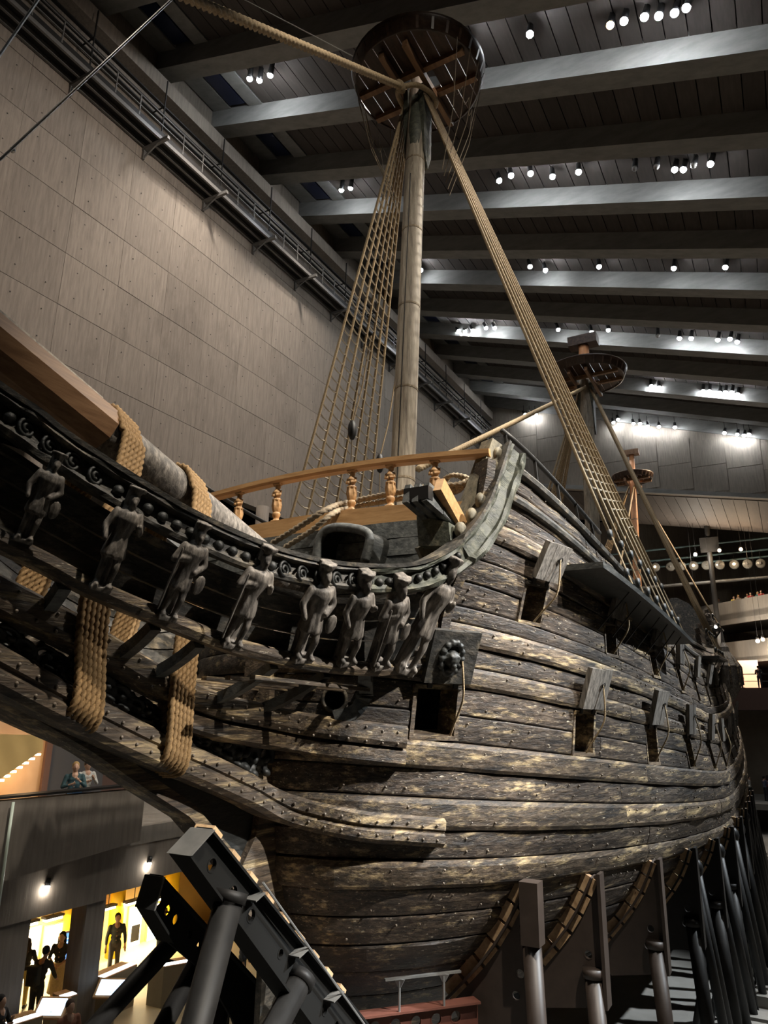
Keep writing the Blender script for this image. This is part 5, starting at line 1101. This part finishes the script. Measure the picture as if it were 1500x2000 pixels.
# ================================================================== PEOPLE
def capsule(m, a, b, ra, rb, n=8): m.tube(np.linspace(a,b,4), np.linspace(ra,rb,4), n); m.ball(a,ra,n); m.ball(b,rb,n)
def hand(m, w, d, curl=.5):
    w, d = np.array(w,float), np.array(d,float); d /= np.linalg.norm(d); s = np.cross(d,[1,0,0]); s = s/np.linalg.norm(s) if np.linalg.norm(s) > .1 else np.array([0,1.,0]); k = np.cross(s,d)
    capsule(m, w, w+d*.07, .028, .034, 7)
    for i, l in enumerate((.07,.085,.078,.06)):
        b = w+d*.085+s*(i-1.5)*.019; mid = b+d*l*.5+k*.01*curl; capsule(m, b, mid, .0085, .008, 5); capsule(m, mid, mid+d*l*.35+k*l*.45*curl, .008, .0065, 5)
    capsule(m, w+d*.02+s*.03, w+d*.06+s*.058+k*.02, .011, .009, 5)
def person_meshes(pose, skirt=False, longhair=False, bag=False):
    sk, tp, tr, hr, sh_ = MB(), MB(), MB(), MB(), MB()
    sh = {1:(0,.19,1.40),-1:(0,-.19,1.40)}
    el = {'down':{1:(.02,.26,1.12),-1:(.02,-.26,1.12)},'clasp':{1:(.03,.27,1.13),-1:(.03,-.27,1.13)},'phone':{1:(.08,.27,1.15),-1:(.06,-.27,1.15)},'lean':{1:(.22,.26,1.10),-1:(.22,-.26,1.10)}}[pose]
    wr = {'down':{1:(.10,.27,.87),-1:(.08,-.27,.87)},'clasp':{1:(.20,.06,.98),-1:(.20,-.05,.97)},'phone':{1:(.27,.08,1.32),-1:(.24,-.08,1.22)},'lean':{1:(.42,.2,.98),-1:(.42,-.2,.98)}}[pose]
    lean = .16 if pose == 'lean' else 0
    def L(q): q = np.array(q,float); q[0] += lean*max(0,(q[2]-.92))/.6 if q[2] > .92 else 0; return q
    capsule(sk, L((0,0,1.42)), L((.02,0,1.52)), .058, .055); sk.ball(L((.015,0,1.615)), .098, 12, (1.0,.82,1.22)); sk.ball(L((.06,0,1.555)), .05, 8, (1,.9,.9)); sk.ball(L((.112,0,1.605)), .017, 6, (1,.8,1.5)); sk.ball(L((.10,0,1.565)), .02, 6, (.6,1.3,.45))
    for s in (1,-1): sk.ball(L((.01,s*.083,1.605)), .024, 6, (.9,.5,1.4)); sk.ball(L((.088,s*.034,1.625)), .014, 6)
    capsule(sk, L((0,0,1.0)), L((0,0,1.4)), .11, .12)
    for s in (1,-1):
        capsule(sk, L(sh[s]), L(el[s]), .042, .036); capsule(sk, L(el[s]), L(wr[s]), .036, .026); hand(sk, L(wr[s]), np.array(wr[s])-np.array(el[s]))
        capsule(sk, (0,s*.09,.95), (.01,s*.10,.50), .075, .052); capsule(sk, (.01,s*.10,.50), (0,s*.105,.09), .052, .036)
        capsule(sh_, (-.04,s*.105,.045), (.15,s*.115,.035), .043, .04); capsule(sh_, (0,s*.105,.05), (0,s*.105,.12), .045, .045)
        capsule(tp, L(sh[s]), L(el[s]), .062, .052)
        if pose != 'clasp': capsule(tp, L(el[s]), L(np.array(el[s])*.35+np.array(wr[s])*.65), .052, .042)
        if not skirt: capsule(tr, (0,s*.085,.93), (.015,s*.10,.50), .098, .07); capsule(tr, (.015,s*.10,.50), (0,s*.105,.12), .07, .058)
    if skirt: tr.lathe([(.24,.30),(.22,.5),(.19,.8),(.15,1.02)], 14)
    tr.ball((0,0,.95), .15, 10, (.85,1.15,.8))
    for z, rx, ry in ((.98,.13,.165),(1.1,.125,.155),(1.22,.13,.17),(1.33,.13,.185),(1.40,.105,.17)): tp.ball(L((0,0,z)), 1, 10, (rx,ry,.10))
    hr.ball(L((-.018,0,1.655)), .108, 10, (1,.9,1.02))
    if longhair: capsule(hr, L((-.06,0,1.62)), L((-.09,0,1.32)), .085, .06); [capsule(hr, L((-.02,s*.075,1.6)), L((-.03,s*.09,1.36)), .045, .03) for s in (1,-1)]
    out = [('body',remeshed(sk,.012,1)),('top',remeshed(tp,.018,3)),('skirt' if skirt else 'trousers',remeshed(tr,.02,3)),('hair',remeshed(hr,.016,2)),('shoes',remeshed(sh_,.014,1))]
    if bag: b = MB(); b.box((-.30,-.15,1.0),(-.13,.15,1.42)); b.box((-.33,-.11,1.02),(-.28,.11,1.22)); out.append(('backpack',remeshed(b,.02,4)))
    return out
TPL = {'down':person_meshes('down'),'clasp':person_meshes('clasp',True,True),'phone':person_meshes('phone'),'long':person_meshes('phone',False,True),'lean':person_meshes('lean',bag=True)}
_pm = {}
def pmat(c):
    c = tuple(c)
    if c not in _pm: _pm[c] = nmat('cloth', [(.3,tuple(x*.85 for x in c)),(.7,tuple(min(1,x*1.1) for x in c))], G3, 20, 3, (.75,.95), .1, var=0)
    return _pm[c]
SKIN = mat('skin', (.52,.32,.22), .55)
def person(pos, face, tpl, cols, label, h=1.0, group=None):
    """cols: top, trousers, hair, shoes, bag"""
    t = thing('person', label, 'person', tuple(pos), group, (0,0,face)); t.scale = (h,h,h)
    cl = {'top':cols[0],'trousers':cols[1],'skirt':cols[1],'hair':cols[2],'shoes':(.03,.03,.03),'backpack':(.03,.035,.03)}
    for nm, me in TPL[tpl]:
        o = bpy.data.objects.new(nm, me); COL.objects.link(o); o.parent = t
        if not me.materials: me.materials.append(SKIN)
        o.material_slots[0].link = 'OBJECT'; o.material_slots[0].material = SKIN if nm == 'body' else pmat(cl[nm])
    return t
FZ = FLOOR+.02
def fl(u, v, z=FZ): return atz(u, v, z)
BLK, BRN, BLN = (.015,.012,.01), (.06,.035,.02), (.35,.22,.08)
person(fl(218,1912), -.6, 'down', [(.07,.08,.07),(.08,.08,.085),BRN], 'man in a dark grey-green jacket standing at the lit counter')
person(fl(106,1962), -1.0, 'clasp', [(.03,.03,.03),(.55,.45,.28),BLK], 'woman with long dark hair, dark top and cream skirt, hands clasped')
person(fl(136,1950), 1.6, 'down', [(.30,.04,.04),(.02,.02,.02),BLK], 'person in a red shirt and dark trousers beside the pillar', .97)
person(fl(62,2012), 1.9, 'lean', [(.06,.06,.05),(.05,.06,.06),BLK], 'person in a dark jacket with backpack bending over the lit counter', 1.03)
person(fl(38,1970), 2.2, 'long', [(.04,.04,.04),(.5,.42,.15),BRN], 'young woman in a dark vest before the white backlit panel', .95)
person(np.r_[atz(2,1958,FZ+1.6)[:2],FZ], .3, 'phone', [(.02,.02,.02),(.03,.03,.03),BLK], 'person in black at the concrete pier', 1.0)
person(np.r_[atz(137,1968,FZ+1.6)[:2],FZ], -.2, 'down', [(.30,.13,.08),(.1,.07,.05),BRN], 'person in a rust-coloured top below the women, before the counter', 1.0)
person(fl(312,1893), 2.6, 'phone', [(.45,.16,.12),(.04,.05,.05),BLN], 'person in a coral top behind the slanting cradle leg', .98)
person(fl(362,1900), .2, 'down', [(.30,.30,.29),(.06,.06,.07),BRN], 'person in a light grey shirt between two cradle legs', .98)
person(fl(470,1946), .5, 'down', [(.06,.07,.09),(.03,.03,.035),BRN], 'person in dark trousers walking behind the cradle plate', 1.0)
person((-9.75,atp(148,1500,-9.75)[1],-3.05), -.6, 'phone', [(.03,.07,.08),(.03,.04,.08),BLN], 'person in a dark teal plaid shirt at the concrete parapet', 1.02)
person((-10.4,atp(171,1500,-10.4)[1],-3.05), -.3, 'phone', [(.55,.55,.52),(.05,.05,.06),BRN], 'person in a white shirt holding a phone at the concrete parapet', 1.0)
tag(make('shoulder_bag', MB().box((-9.62,atp(138,1520,-9.7)[1]-.12,-2.6),(-9.42,atp(138,1520,-9.7)[1]+.18,-1.95)), mat('bag_blue',(.20,.42,.75),.7)), 'light blue bag carried by the plaid-shirted person at the parapet', 'bag')
nrm = np.array([-gd[1], gd[0], 0]); nrm *= np.sign(nrm[1])
CL = [((.45,.42,.38),'a beige top'),((.42,.05,.05),'a red top'),((.10,.28,.30),'a teal top'),((.5,.38,.08),'a mustard top'),((.12,.14,.22),'a navy top'),((.6,.6,.58),'a white top')]
for i, (f, c) in enumerate(((.36,0),(.52,3),(.60,0),(.68,5),(.74,1),(.80,2),(.86,1))):
    q = gA+(gB-gA)*f+nrm*(.75+.25*(i % 2)); person((q[0],q[1],9.75), -1.7+.4*(i % 3), ('down','phone','long')[i % 3], [CL[c][0],(.05,.05,.07),(BRN,BLK,BLN)[i % 3]], 'visitor in %s behind the upper rear gallery parapet' % CL[c][1], 1.0, 'upper gallery visitors')
for i, (u, c) in enumerate(((1422,4),(1450,5),(1485,4))):
    q = ats(u, 1340, 51.6); person((q[0],51.6,2.55), -1.6+i*1.5, ('phone','down','phone')[i], [(.03,.03,.035) if u == 1485 else CL[c][0],(.03,.03,.04),BLK], ('visitor in %s behind the rear lower gallery railing' % CL[c][1]) if u != 1485 else 'visitor all in black before the peach panel')
for i, (u, c) in enumerate(((1437,0),(1448,4),(1456,2),(1462,5),(1492,4),(1499,1))):
    q = ats(u, 1520, 47.5+.8*(i % 3)); person((q[0],q[1],-5.6), -1.3+.5*i, ('down','phone','long')[i % 3], [tuple(x*.6 for x in CL[c][0]),(.03,.03,.04),BLK], 'visitor in %s in the dark lower passage beyond the hull' % CL[c][1], 1.0, 'lower passage visitors')  # top colours darkened to carry the shade of the passage
# everything of the ship and rigging that belongs to no pixel below stays as built
